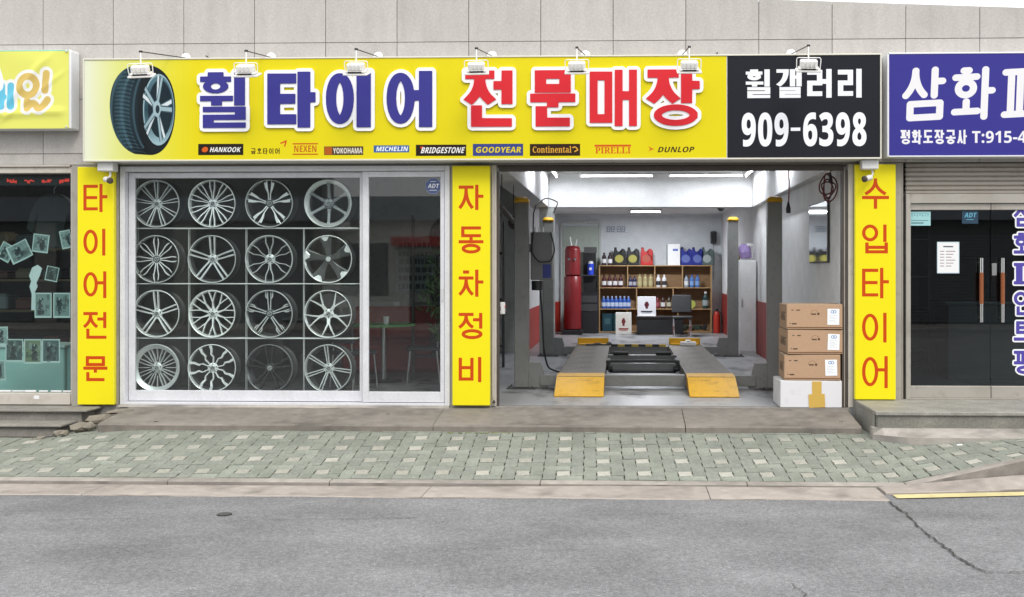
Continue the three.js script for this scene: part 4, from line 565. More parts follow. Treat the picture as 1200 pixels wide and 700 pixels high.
// ---------------------------------------------------------------- showroom behind the sliding sash
{
  const t = thing('round_table', 'small table with a green top in the showroom', 'table', [-3.15, 0, -2.5]); part('table_top', cyl(0.42, 0.42, 0.03, 36), std([0.12, 0.36, 0.12], 0.4), t, 0, 0.745, 0); part('pedestal', cyl(0.035, 0.035, 0.7, 16), M.steel, t, 0, 0.38, 0); part('base', lathe([[0, 0.03], [0.05, 0.03], [0.24, 0.01], [0.24, 0], [0, 0]], 28), M.darkGrey, t);
  single('paper_cup', lathe([[0, 0.004], [0.028, 0], [0.038, 0.1], [0.04, 0.1], [0.03, 0.002]], 22), M.paper, 'white paper cup on the green table', 'cup', [-3.08, 0.7605, -2.35]);
  const chairM = std([0.035, 0.037, 0.042], 0.5); const ch = (x, z, a, l) => { const c = thing('metal_chair', l, 'chair', [x, 0, z], a, 'showroom chairs'); part('seat', box(0.42, 0.05, 0.42, 0.015), chairM, c, 0, 0.44, 0); part('backrest', box(0.4, 0.32, 0.035, 0.012), chairM, c, 0, 0.72, -0.2, -0.1); for (const sx of [-1, 1]) for (const sz of [-1, 1]) part('leg', tube([[sx * 0.18, 0.43, sz * 0.17], [sx * 0.2, 0.0, sz * 0.21]], 0.011, 4), M.steel, c); for (const sx of [-1, 1]) part('back_post', tube([[sx * 0.16, 0.44, -0.18], [sx * 0.17, 0.85, -0.21]], 0.01, 4), M.steel, c); };
  ch(-3.35, -1.75, 2.6, 'black padded chair in front of the green table'); ch(-2.62, -2.5, -1.4, 'black padded chair beside the green table');
  const s = thing('red_sofa', 'red two seat sofa behind the green table', 'sofa', [-3.15, 0, -3.9]), rm = std([0.36, 0.05, 0.05], 0.55); part('seat', box(1.7, 0.42, 0.75, 0.05), rm, s, 0, 0.23, 0); part('backrest', box(1.7, 0.5, 0.22, 0.06), rm, s, 0, 0.68, -0.3); for (const k of [-1, 1]) part('armrest', box(0.2, 0.36, 0.75, 0.05), rm, s, k * 0.86, 0.5, 0);
  const p = thing('potted_plant', 'bushy green plant in a dark square pot inside the sliding sash', 'plant', [-2.02, 0, -1.5]); part('pot', merge([at(box(0.34, 0.5, 0.34, 0.012), 0, 0.25, 0), at(box(0.38, 0.05, 0.38, 0.01), 0, 0.49, 0)]), std([0.03, 0.028, 0.03], 0.5), p);
  for (let k = 0; k < 5; k++) part('stem', tube([[0, 0.5, 0], [rr(-0.1, 0.1), 0.9, rr(-0.1, 0.1)], [rr(-0.3, 0.25), rr(1.3, 1.6), rr(-0.2, 0.2)]], 0.012, 8, 5), std([0.08, 0.07, 0.03], 0.8), p);
  const leaf = new THREE.Shape(); leaf.moveTo(0, 0); leaf.quadraticCurveTo(0.03, 0.05, 0, 0.13); leaf.quadraticCurveTo(-0.03, 0.05, 0, 0); const lg = new THREE.ShapeGeometry(leaf, 3), ls = [];
  for (let k = 0; k < 420; k++) { const a = rnd() * 6.28, r = 0.42 * Math.sqrt(rnd()), y = rr(0.55, 1.75), q = 1 - Math.abs(y - 1.15) / 1.1; ls.push(at(lg, r * q * Math.cos(a) - 0.05, y, r * q * Math.sin(a), rr(-1.2, 1.2), rr(0, 6.28), rr(-1.2, 1.2))); }
  part('foliage', merge(ls), new THREE.MeshPhysicalMaterial({ color: new THREE.Color().setRGB(0.055, 0.1, 0.035), roughness: 0.6, side: THREE.DoubleSide }), p).userData.kind = 'stuff';
  const po = ctex(256, 256, (x) => { x.fillStyle = '#8fa3a0'; x.fillRect(0, 0, 256, 256); x.fillStyle = '#39484a'; for (let r = 0; r < 6; r++) { let u = 14; while (u < 235) { const w = 8 + rnd() * 18; x.fillRect(u, 16 + r * 40, Math.min(w, 240 - u), 24); u += w + 5; } } });
  const b = thing('price_board', 'pale wall board with rows of dark text on the showroom wall', 'notice board', [-3.6, 1.55, -7.62]); part('board', box(1.1, 1.0, 0.03, 0.005), std([0.4, 0.42, 0.42], 0.5), b); part('printed_face', plane(1.06, 0.96), flat(po), b, 0, 0, 0.0175);
  single('white_cabinet', merge([at(box(1.1, 0.9, 0.45, 0.01), 0, 0.45, 0), at(box(0.02, 0.06, 0.02), -0.05, 0.6, 0.23), at(box(0.02, 0.06, 0.02), 0.05, 0.6, 0.23)]), std([0.5, 0.52, 0.52], 0.5), 'low white cabinet against the showroom back wall', 'cabinet', [-4.6, 0, -7.35]);
  const d = thing('reception_desk', 'grey desk with a white monitor behind the wheel rack', 'desk', [-4.3, 0, -4.6]); part('top', box(1.6, 0.04, 0.7, 0.006), std([0.35, 0.36, 0.36], 0.5), d, 0, 0.74, 0); for (const k of [-0.76, 0.76]) part('side_panel', box(0.04, 0.72, 0.66, 0.004), M.darkGrey, d, k, 0.36, 0); part('front_panel', box(1.46, 0.5, 0.03, 0.004), M.darkGrey, d, 0, 0.45, 0.28);
  const mo = thing('desktop_monitor', 'white desktop monitor standing on the grey desk', 'monitor', [-4.3, 0.7605, -4.6], 0.3); part('screen', box(0.55, 0.34, 0.04, 0.008), M.white, mo, 0, 0.3, 0); part('stand', merge([at(box(0.05, 0.18, 0.03), 0, 0.1, -0.02), at(box(0.24, 0.015, 0.18), 0, 0.008, 0)]), M.white, mo);
}
// ---------------------------------------------------------------- garage bay
{ // roller shutter, rolled up
  const s = thing('roller_shutter', 'rolled up garage roller shutter with brown bottom bar and side rails', 'shutter', [0, 0, 0]);
  part('bottom_bar', span(-1.33, 2.345, 2.522, 2.584, -0.1, -0.045, 0.006), M.brown, s);
  part('guide_rail', span(-1.404, -1.35, 0.007, 2.584, -0.1, -0.005), M.frameOld, s); part('guide_channel', span(-1.349, -1.325, 0.007, 2.52, -0.09, -0.04), M.brown, s);
  part('guide_rail', span(2.385, 2.438, 0.007, 2.584, -0.1, -0.005), M.frameOld, s); part('guide_channel', span(2.325, 2.384, 0.007, 2.52, -0.12, -0.03), M.brown, s); part('guide_lip', span(2.347, 2.353, 0.01, 2.52, -0.0295, -0.024, 0.001), M.frameOld, s);
  part('end_stop', merge([at(box(0.03, 0.012, 0.03), 0, 0, 0), at(cyl(0.012, 0.012, 0.05, 10).rotateX(Math.PI / 2), 0.0, 0.012, 0)]), M.brown, s, -1.375, 0.05, 0.012);
}
{ // four post car lift
  const l = thing('car_lift', 'grey four post car lift with yellow caps and yellow ramps', 'car lift', [0, 0, 0]);
  const post = (x, z, w, front) => {
    const p = part('post', span(x - w / 2, x + w / 2, 0.012, 2.3, z - 0.06, z + 0.06, 0.008), M.liftGrey, l);
    const c = lathe([[0.001, 0.075], [w * 0.42, 0.07], [w * 0.66, 0.045], [w * 0.72, 0], [0.001, 0]], 4); c.rotateY(Math.PI / 4); part('cap', metreUV(c.toNonIndexed()), M.yellow, p, x, 2.3, z);
    part('base_plate', span(x - w / 2 - 0.09, x + w / 2 + 0.09, 0.001, 0.013, z - 0.14, z + 0.14, 0.002), M.liftDark, p);
    const gs = new THREE.Shape([V2(0, 0), V2(0.22, 0), V2(0.22, 0.02), V2(0.14, 0.3), V2(0, 0.3)]), gg = new THREE.ExtrudeGeometry(x > 0 ? new THREE.Shape([V2(0, 0), V2(-0.22, 0), V2(-0.22, 0.02), V2(-0.14, 0.3), V2(0, 0.3)]) : gs, { depth: 0.1, bevelEnabled: true, bevelSize: 0.003, bevelThickness: 0.003, bevelSegments: 1 });
    part('carriage', metreUV(gg), M.liftGrey, p, x + Math.sign(-x) * (w / 2 + 0.003), 0.015, z - 0.05);
    for (const [a, b] of [[-1, -1], [-1, 1], [1, -1], [1, 1]]) part('bolt', cyl(0.012, 0.012, 0.02, 6), M.brown, p, x + a * (w / 2 + 0.05), 0.023, z + b * 0.1);
  };
  for (const [x, z] of [[-1.25, -1.77], [1.865, -1.77], [-1.27, -6.6], [1.875, -6.6]]) post(x, z, 0.18);
  part('crossmember', span(-1.02, 1.635, 0.035, 0.17, -1.86, -1.7, 0.006), M.liftGrey, l); part('crossmember', span(-1.02, 1.635, 0.035, 0.17, -6.68, -6.52, 0.006), M.liftGrey, l);
  for (const [x0, x1] of [[-0.79, -0.22], [0.77, 1.34]]) {
    const r = part('runway', merge([span(x0, x1, 0.172, 0.196, -6.65, -1.62, 0.003), span(x0, x0 + 0.05, 0.06, 0.171, -6.5, -1.88, 0.003), span(x1 - 0.05, x1, 0.06, 0.171, -6.5, -1.88, 0.003)]), M.plate, l);
    const sp = [[-1.63, 0.205], [-1.34, 0.19], [-0.87, 0.012], [-0.875, 0.002], [-1.36, 0.17], [-1.63, 0.185]], sh = new THREE.Shape(sp.map(([z, y]) => V2(-z, y))), rg = new THREE.ExtrudeGeometry(sh, { depth: x1 - x0, bevelEnabled: false }); rg.rotateY(Math.PI / 2); rg.translate(x0, 0, 0);
    const ramp = part('ramp', metreUV(rg), M.yellow, r); const ck = metreUV((() => { const g = new THREE.ExtrudeGeometry(new THREE.Shape([V2(0.9, 0.004), V2(1.36, 0.168), V2(1.6, 0.18), V2(1.6, 0.1), V2(1.1, 0.004)]), { depth: 0.012, bevelEnabled: false }); g.rotateY(Math.PI / 2); return g; })()), ckM = std([0.42, 0.2, 0.01], 0.5, 0, { map: grimeT }); for (const q of [x0 - 0.001, x1 - 0.011]) part('ramp_cheek', ck, ckM, ramp, q);
    part('hinge', span(x0 + 0.01, x1 - 0.01, 0.186, 0.192, -1.343, -1.333, 0.002), M.brown, ramp);
    part('wheel_stop', merge([span(x0 + 0.02, x1 - 0.02, 0.197, 0.31, -6.63, -6.6, 0.006), span(x0 + 0.05, x1 - 0.05, 0.197, 0.22, -6.598, -6.5, 0.006)]), M.yellow, r);
  }
  for (let k = 0; k < 8; k++) part('hazard_stripe', span(-0.2 + k * 0.117, -0.2 + k * 0.117 + 0.117, 0.17, 0.212, -6.5, -6.46, 0.002), k % 2 ? std([0.5, 0.34, 0.05], 0.6) : M.black, l);
  // control box on the rear of the left front post
  const cb = part('control_box', box(0.27, 0.6, 0.2, 0.01), std([0.19, 0.2, 0.2], 0.45, 0, { map: speck }), l, -1.02, 1.64, -2.0); part('blue_sticker', box(0.1, 0.17, 0.003, 0.001), std([0.02, 0.03, 0.2], 0.4), cb, 0.07, -0.19, 0.1025); part('motor', cyl(0.07, 0.07, 0.12, 18), M.black, cb, -0.06, -0.37, 0); part('wall_bracket', box(0.2, 0.1, 0.06), M.liftGrey, cb, -0.2, 0.1, 0.05);
  for (const q of [-0.08, -0.03, 0.02]) part('valve', cyl(0.01, 0.012, 0.07, 8), M.steel, cb, q, 0.33, 0.04);
  part('hose', tube([[-0.1, 0.31, 0.1], [-0.11, 0.05, 0.17], [-0.02, -0.07, 0.18], [0.12, -0.06, 0.18], [0.17, 0.08, 0.16], [0.12, 0.3, 0.1]], 0.009, 40), M.rubber, cb);
  part('hose', tube([[-1.05, 1.3, -2.02], [-1.02, 0.9, -2.05], [-1.0, 0.45, -2.1], [-0.95, 0.2, -2.3], [-0.7, 0.05, -2.9], [-0.6, 0.045, -3.4]], 0.012, 40), M.rubber, l);
  part('hose', tube([[-1.13, 1.95, -2.0], [-1.12, 2.25, -2.05], [-1.0, 2.4, -2.4], [-0.95, 2.45, -4], [-1.18, 2.42, -6.4]], 0.009, 40), M.darkGrey, l);
}
{ // sliding jack between the runways
  const j = thing('sliding_jack', 'dark sliding jack beam resting across the lift runways', 'jack', [0.275, 0, -3.2]);
  part('beam', box(0.96, 0.09, 0.14, 0.01), M.liftGrey, j, 0, 0.15, 0.1); part('beam', box(0.96, 0.07, 0.1, 0.01), M.liftGrey, j, 0, 0.24, -0.3); for (const s of [-1, 1]) { part('roller', cyl(0.04, 0.04, 0.06, 18).rotateZ(Math.PI / 2), M.black, j, s * 0.44, 0.12, 0.19); part('end_bracket', box(0.06, 0.14, 0.5, 0.01), M.liftDark, j, s * 0.47, 0.17, -0.08); part('pad', box(0.22, 0.04, 0.12, 0.01), M.rubber, j, s * 0.3, 0.296, -0.3); }
  part('tie_bar', cyl(0.022, 0.022, 0.92, 14).rotateZ(Math.PI / 2), M.liftDark, j, 0, 0.225, 0.14); part('bed_plate', box(0.9, 0.03, 0.5, 0.004), M.liftDark, j, 0, 0.075, -0.1);
}
single('tool_heap', merge([at(hull(18, 0.12, 0.03, 0.05), 0, 0.03, 0), at(tube([[-0.2, 0.02, 0.04], [-0.05, 0.03, 0.06], [0.1, 0.02, 0.02], [0.24, 0.03, 0.05]], 0.014, 16), 0, 0, 0), at(hull(14, 0.06, 0.035, 0.05), 0.18, 0.035, -0.02), at(box(0.16, 0.02, 0.03), -0.12, 0.02, 0.09, 0, 0.5, 0)]), M.black, 'black tools and rubber pads lying on the left runway end', 'tools', [-0.42, 0.1965, -6.3]);
single('wheel_chock', merge([at(box(0.26, 0.07, 0.1, 0.01), 0, 0.035, 0), at(box(0.08, 0.03, 0.1, 0.008), 0, 0.084, 0)]), M.paper, 'pale chock block lying on the right runway end', 'chock', [1.1, 0.1965, -6.35], 0.1);
// ---- cartons by the door
function cartonPrint(w, h, white) {
  return ctex(512, Math.round((512 * h) / w), (x, W, H) => {
    if (white) { x.fillStyle = '#dfdfe3'; x.fillRect(0, 0, W, H); x.strokeStyle = '#c9cacd'; x.lineWidth = 3; x.beginPath(); x.arc(W * 0.2, H * 0.42, 20, 0, 7); x.stroke(); x.beginPath(); x.arc(W * 0.2, H * 0.42, 10, 0, 7); x.stroke(); x.fillStyle = '#cfd0d4'; for (let k = 0; k < 4; k++) x.fillRect(W * 0.06, H * (0.66 + k * 0.06), 36, 4); for (let k = 0; k < 3; k++) x.fillRect(W * 0.26, H * (0.3 + k * 0.1), 42, 4); return; }
    x.fillStyle = '#b8977a'; x.fillRect(0, 0, W, H); for (let k = 0; k < 900; k++) { x.fillStyle = k % 2 ? 'rgba(120,85,50,.10)' : 'rgba(235,205,165,.10)'; x.fillRect(rnd() * W, rnd() * H, 2 + rnd() * 26, 1 + rnd() * 2); }
    x.fillStyle = '#3c2c20'; x.fillRect(W * 0.08, H * 0.2, 20, 8); x.fillRect(W * 0.17, H * 0.2, 34, 10); x.fillRect(W * 0.05, H * 0.76, 10, 10); x.fillRect(W * 0.09, H * 0.77, 44, 12); x.fillStyle = 'rgba(60,40,26,.75)'; x.fillRect(W * 0.44, H * 0.36, 46, 14); x.beginPath(); x.arc(W * 0.57, H * 0.38, 12, 0, 7); x.fill(); x.strokeStyle = 'rgba(70,45,30,.6)'; x.lineWidth = 3; x.beginPath(); x.arc(W * 0.5, H * 0.38, 36, Math.PI, 0); x.stroke();
    x.fillStyle = 'rgba(92,58,34,.9)'; x.fillRect(0, H * 0.93, W, H * 0.04);
  });
}
{
  const labelT = ctex(128, 180, (x) => { x.fillStyle = '#f3f5f8'; x.fillRect(0, 0, 128, 180); x.strokeStyle = '#5c86c0'; x.lineWidth = 7; x.beginPath(); x.arc(52, 34, 15, 0, 7); x.stroke(); x.beginPath(); x.arc(78, 34, 15, 0, 7); x.stroke(); x.fillStyle = '#b9c2cf'; for (let k = 0; k < 5; k++) x.fillRect(20, 74 + k * 18, 80 - (k % 2) * 20, 4); });
  const sideT = ctex(256, 128, (x) => { x.fillStyle = '#a58769'; x.fillRect(0, 0, 256, 128); x.fillStyle = '#3d2d20'; latin(x, 'AMG', 60, 40, 150, 46, '900 {}px sans-serif', 0.15); });
  const mk = (x0, x1, y0, y1, z1, turn, label, k) => {
    const w = x1 - x0, h = y1 - y0, d = 0.5, c = thing('cardboard_box', label, 'box', [(x0 + x1) / 2, y0, z1 - d / 2], turn, 'cartons stacked in the garage doorway'), wh = k < 0;
    part('carton', box(w, h, d, 0.006), wh ? M.whiteCard : M.card, c, 0, h / 2, 0); part('printed_front', plane(w - 0.012, h - 0.012), flat(cartonPrint(w, h, wh), 0.85), c, 0, h / 2, d / 2 + 0.002);
    if (wh) { part('tape', box(0.1, h - 0.01, 0.002, 0.0005), M.tape, c, 0.06, h / 2, d / 2 + 0.004); part('tape', box(0.17, h * 0.5, 0.002, 0.0005), M.tape, c, 0.06, h * 0.26, d / 2 + 0.0065, 0, 0, 0.04); part('tape', box(0.1, 0.002, d - 0.02, 0.0005), M.tape, c, 0.06, h + 0.001, 0); }
    else { part('shipping_label', plane(0.125, 0.17), flat(labelT, 0.7), c, w * 0.335, h * 0.5, d / 2 + 0.0045, 0, 0, rr(-0.03, 0.03)); part('printed_side', plane(d - 0.012, h - 0.012), flat(sideT, 0.85), c, -w / 2 - 0.002, h / 2, 0, 0, -Math.PI / 2, 0); part('flap_seam', box(w - 0.03, 0.0025, 0.006, 0.0005), M.brown, c, 0, h + 0.001, 0); part('tape', box(w * 0.99, 0.002, 0.055, 0.0005), std([0.6, 0.48, 0.34], 0.2), c, 0, h + 0.003, 0); }
  };
  mk(1.665, 2.315, 0.007, 0.292, 0.015, 0, 'white carton with yellow tape under the brown cartons', -1); mk(1.72, 2.31, 0.296, 0.566, 0.005, -0.045, 'brown carton lying directly on the white carton', 0); mk(1.735, 2.32, 0.572, 0.83, 0.0, 0.03, 'middle one of the three brown cartons in the stack', 1); mk(1.735, 2.325, 0.836, 1.1, 0.005, -0.01, 'brown carton on the very top of the stack', 2);
}
// ---- fluorescent tubes: a glowing tube, its fitting, and a light of the same size
{
  const glow = new THREE.MeshStandardMaterial({ color: 0xffffff, emissive: new THREE.Color().setRGB(1, 1, 1), emissiveIntensity: 2.2, roughness: 0.5 });
  const mk = (x, y, z, turn, len, label, power, wid = 0.03) => {
    const f = thing('fluorescent_lamp', label, 'ceiling lamp', [x, y, z], turn, 'fluorescent lamps in the garage'); part('housing', box(len + 0.06, 0.035, 0.06 + wid, 0.006), M.white, f, 0, 0.0325, 0); part('lamp_tube', wid > 0.1 ? box(len, 0.02, wid, 0.006) : cyl(0.014, 0.014, len, 14).rotateZ(Math.PI / 2), glow, f); for (const s of [-1, 1]) part('lamp_holder', box(0.02, 0.05, 0.034, 0.004), M.white, f, s * (len / 2 + 0.011), 0, 0);
    const a = new THREE.RectAreaLight(0xf4f8ff, power, len, wid); a.name = 'lamp_light'; a.position.set(0, -0.017, 0); a.rotation.x = -Math.PI / 2; f.add(a);
  };
  mk(-0.1, 3.06, -6.4, 0, 1.2, 'lit fluorescent tube before the ceiling beam, on the lift control side', 52); mk(1.4, 3.06, -6.4, 0, 1.2, 'lit fluorescent tube before the ceiling beam, on the mirror side', 52);
  mk(-1.14, 3.08, -6.0, Math.PI / 2, 1.2, 'lit fluorescent tube along the side beam over the lift controls', 62); mk(2.1, 3.08, -6.0, Math.PI / 2, 1.2, 'lit fluorescent tube along the mirror wall', 66); mk(-1.14, 3.08, -3.4, Math.PI / 2, 1.2, 'added unseen tube nearer the shutter along the lift control side', 66); mk(2.1, 3.08, -3.4, Math.PI / 2, 1.2, 'added unseen tube nearer the shutter above the wall mirror', 72);  // tubes nearer the shutter are unseen, added to brighten the bay walls
  mk(0.5, 2.745, -11.4, 0, 0.62, 'bright lamp on the low ceiling over the oil shelves', 150, 0.16);
}
// ---- right wall: mirror, cables, cabinet, bag
{
  const m = thing('wall_mirror', 'tall frameless mirror on the white garage wall', 'mirror', [2.335, 1.91, -1.41]); part('backing_board', box(0.012, 0.72, 1.14, 0.002), M.darkGrey, m, 0.006, 0, 0); part('mirror_glass', box(0.005, 0.69, 1.11, 0.001), M.mirror, m, -0.004, 0, 0);
  const c = thing('hanging_cable', 'red cable with a black plug hanging from the garage ceiling', 'cable', [1.995, 2.2, -1.5]); part('cord', tube([[0, 0, 0], [0.01, 0.3, 0], [-0.005, 0.6, 0.0], [0, 0.95, 0]], 0.008, 20), M.darkRed, c); part('plug', lathe([[0, -0.05], [0.026, -0.05], [0.03, 0], [0.016, 0.06], [0.008, 0.09], [0, 0.09]], 16), M.black, c);
  const h = thing('hose_coil', 'dark red air hose coil hanging on the inside of the door frame', 'hose', [2.3, 2.42, -0.35]); const pts = []; for (let k = 0; k <= 90; k++) { const a = (k / 90) * Math.PI * 2 * 4.2; pts.push([Math.sin(a) * (0.065 + 0.03 * Math.sin(k * 0.21)) - 0.05, -0.05 + Math.cos(a) * (0.11 + 0.05 * Math.sin(k * 0.17)), -k * 0.0012 + 0.02 * Math.sin(k * 0.5)]); } part('coil', tube(pts, 0.008, 240, 6), std([0.1, 0.015, 0.015], 0.5), h); part('hook', tube([[0.06, 0.13, 0.01], [0.0, 0.13, 0.01], [-0.04, 0.12, 0.01]], 0.006, 8), M.black, h); part('nozzle', cyl(0.01, 0.014, 0.12, 10), M.black, h, -0.04, 0.05, 0.02);
  const k = thing('tall_cabinet', 'tall white cabinet against the garage wall behind the rear lift post', 'cabinet', [2.19, 0, -7.55]); part('carcass', box(0.3, 1.64, 0.9, 0.006), M.white, k, 0, 0.82, 0); part('door', box(0.012, 1.56, 0.86, 0.002), M.white, k, -0.157, 0.83, 0); part('door_front', box(0.28, 1.56, 0.012, 0.002), M.white, k, 0, 0.83, 0.457); part('handle', box(0.02, 0.14, 0.02, 0.004), M.steel, k, -0.1, 0.9, 0.47);
  const b = thing('purple_bag', 'purple and white plastic bag on the tall white cabinet', 'bag', [2.19, 1.641, -7.4]); part('sack', hull(40, 0.15, 0.17, 0.14), std([0.28, 0.2, 0.42], 0.35), b, -0.01, 0.155, 0); part('folded_top', hull(22, 0.07, 0.06, 0.06), std([0.62, 0.6, 0.62], 0.35), b, 0.06, 0.27, 0.05); single('brown_parcel', hull(24, 0.07, 0.13, 0.1), std([0.2, 0.15, 0.09], 0.7), 'small brown wrapped parcel beside the purple bag', 'parcel', [2.09, 1.76, -7.75]);
  const d = thing('side_door', 'white framed door with dark glass standing open by the back wall', 'door', [2.33, 0, -11.2]); part('door_frame', merge([at(box(0.05, 2.1, 0.06), 0, 1.05, -0.5), at(box(0.05, 2.1, 0.06), 0, 1.05, 0.5), at(box(0.05, 0.06, 1.06), 0, 2.12, 0)]), M.white, d); part('dark_pane', box(0.02, 1.95, 0.9, 0.003), M.black, d, 0.0, 1.06, 0); part('handle', box(0.04, 0.12, 0.03), M.steel, d, -0.03, 1.0, -0.4);
}
// ---- back wall: oil shelves and what stands on them
const clay = (c, r = 0.4) => std(c, r);
{
  const s = thing('oil_shelves', 'wooden shelf unit full of oil bottles against the back wall', 'shelf', [0, 0, -13.35]), L = [0.03, 0.568, 1.069, 1.59], T = 0.022;
  for (const y of L) part('shelf_board', span(-0.535, 2.067, y - T, y, -0.16, 0.15, 0.002), M.wood, s); for (const x of [-0.56, 2.068]) part('side_board', span(x, x + 0.024, 0.002, 1.592, -0.16, 0.152, 0.002), M.wood, s);
  for (const [x, a, b] of [[0.116, 1.07, 1.567], [0.757, 1.07, 1.567], [1.408, 1.07, 1.567], [0.327, 0.569, 1.046], [1.188, 0.569, 1.046], [0.106, 0.031, 0.545], [1.3, 0.031, 0.545]]) part('divider', span(x - 0.011, x + 0.011, a, b, -0.155, 0.148, 0.002), M.wood, s); part('back_panel', span(-0.535, 2.067, 0.002, 1.58, -0.172, -0.161, 0.001), std([0.34, 0.24, 0.16], 0.7, 0, { map: woodT }), s);
  const bottleG = lathe([[0, 0], [0.043, 0], [0.046, 0.01], [0.046, 0.17], [0.036, 0.2], [0.018, 0.22], [0.018, 0.235], [0, 0.235]], 20), capG = cyl(0.021, 0.021, 0.03, 16), labG = new THREE.CylinderGeometry(0.0468, 0.0468, 0.085, 20, 1, true);
  const bottle = (x, y, c, lab, cap, label, group, sc = 1, z = -13.27) => { const b = thing('oil_bottle', label, 'bottle', [x, y, z], 0, group); part('bottle_body', bottleG, clay(c), b); part('cap', capG, clay(cap), b, 0, 0.25, 0); part('paper_label', labG, clay(lab, 0.6), b, 0, 0.09, 0); b.scale.set(sc * 1.15, sc * 1.12, sc); };
  const js = new THREE.Shape(); js.moveTo(-0.12, 0); js.lineTo(0.12, 0); js.lineTo(0.125, 0.27); js.quadraticCurveTo(0.12, 0.35, 0.05, 0.36); js.lineTo(0.0, 0.3); js.lineTo(-0.04, 0.29); js.lineTo(-0.06, 0.35); js.lineTo(-0.11, 0.35); js.lineTo(-0.125, 0.25); js.closePath(); const hl = new THREE.Path(); hl.moveTo(0.035, 0.26); hl.lineTo(0.095, 0.2); hl.lineTo(0.1, 0.28); hl.lineTo(0.06, 0.33); hl.closePath(); js.holes.push(hl);
  const jugG = metreUV(new THREE.ExtrudeGeometry(js, { depth: 0.1, bevelEnabled: true, bevelSize: 0.012, bevelThickness: 0.012, bevelSegments: 2, bevelOffset: -0.012 })), jcap = cyl(0.026, 0.026, 0.04, 16);
  const jug = (x, c, lab, cap, label, group) => { const j = thing('oil_jug', label, 'jug', [x, 1.591, -13.4], 0, group); part('jug_body', jugG, clay(c), j); part('cap', jcap, clay(cap), j, -0.085, 0.365, 0.05); const e = new THREE.CircleGeometry(0.085, 24); part('paper_label', e, clay(lab, 0.5), j, -0.01, 0.14, 0.1145); j.scale.set(1.18, 1.1, 1); };
  const dk = [0.03, 0.012, 0.016], wt = [0.7, 0.7, 0.7];
  for (const x of [-0.44, -0.3]) bottle(x, 1.591, dk, wt, dk, 'dark bottle with white label on top of the shelves next to the black jugs', 'small bottles on the shelf top');
  for (const x of [-0.07, 0.25]) jug(x, [0.014, 0.014, 0.014], [0.36, 0.33, 0.06], [0.02, 0.02, 0.02], 'black jug with olive yellow label on top of the shelves', 'black jugs on the shelf top'); jug(0.57, [0.5, 0.02, 0.02], [0.4, 0.08, 0.05], [0.4, 0.02, 0.02], 'red oil jug on top of the shelves'); for (const x of [1.5, 1.77]) jug(x, [0.02, 0.03, 0.26], [0.12, 0.16, 0.42], [0.02, 0.02, 0.1], 'blue jug on top of the shelves', 'blue jugs on the shelf top'); jug(2.0, [0.1, 0.14, 0.13], [0.35, 0.4, 0.4], [0.05, 0.06, 0.06], 'grey green jug at the end of the shelf top');
  const fl = thing('box_file', 'pale box file with blue print standing on the shelf top', 'box', [1.2, 1.591, -13.33]); part('file_body', box(0.3, 0.5, 0.2, 0.006), M.paper, fl, 0, 0.25, 0); part('printed_mark', box(0.12, 0.05, 0.002, 0.0005), clay([0.12, 0.18, 0.5]), fl, 0.04, 0.36, 0.102); part('side_strip', box(0.02, 0.48, 0.205, 0.002), clay([0.2, 0.26, 0.24]), fl, -0.15, 0.25, 0);
  [-0.44, -0.31, -0.18, -0.05].forEach((x) => bottle(x, 1.07, [0.06, 0.008, 0.012], wt, [0.03, 0.006, 0.008], 'dark red bottle with white label in the upper shelf row', 'dark red oil bottles')); [0.18, 0.28].forEach((x) => bottle(x, 1.07, [0.02, 0.022, 0.07], [0.35, 0.35, 0.4], [0.02, 0.02, 0.03], 'navy bottle next to the tan bottles', 'navy oil bottles', 0.9)); [0.4, 0.53, 0.66].forEach((x) => bottle(x, 1.07, [0.36, 0.31, 0.15], [0.42, 0.38, 0.2], [0.3, 0.26, 0.12], 'tan bottle in the upper shelf row', 'tan oil bottles', 1.05));
  [0.84, 0.98].forEach((x) => bottle(x, 1.07, wt, [0.03, 0.03, 0.03], wt, 'white bottle with black label in the upper shelf row', 'white oil bottles')); bottle(1.5, 1.07, [0.3, 0.34, 0.4], wt, [0.1, 0.12, 0.2], 'pale grey blue bottle next to the blue bottles', undefined); [1.63, 1.76].forEach((x) => bottle(x, 1.07, [0.06, 0.16, 0.42], [0.2, 0.34, 0.6], [0.04, 0.1, 0.3], 'blue bottle in the upper shelf row', 'blue oil bottles'));
  for (let k = 0; k < 7; k++) bottle(-0.45 + k * 0.098, 0.569, [0.03, 0.1, 0.42], [0.5, 0.58, 0.72], [0.4, 0.46, 0.6], 'blue can with pale cap in the tight row of blue cans', 'blue cans in the middle row', 0.98);
  [[0.41, dk, wt], [0.54, dk, wt], [0.68, [0.12, 0.01, 0.015], [0.3, 0.1, 0.1]], [0.82, [0.16, 0.012, 0.02], [0.36, 0.1, 0.12]], [0.95, [0.05, 0.02, 0.02], wt], [1.09, [0.06, 0.05, 0.03], [0.55, 0.54, 0.4]]].forEach(([x, c, l], i) => bottle(x, 0.569, c, l, dk, ['black bottle with white label behind the white sign', 'black bottle with white label behind the white sign', 'dull red bottle next to the brighter red bottle', 'brighter red bottle in the middle shelf row', 'brown bottle with white label in the middle row', 'brown bottle with cream label next to the divider'][i], i < 2 ? 'black bottles behind the white sign' : undefined));
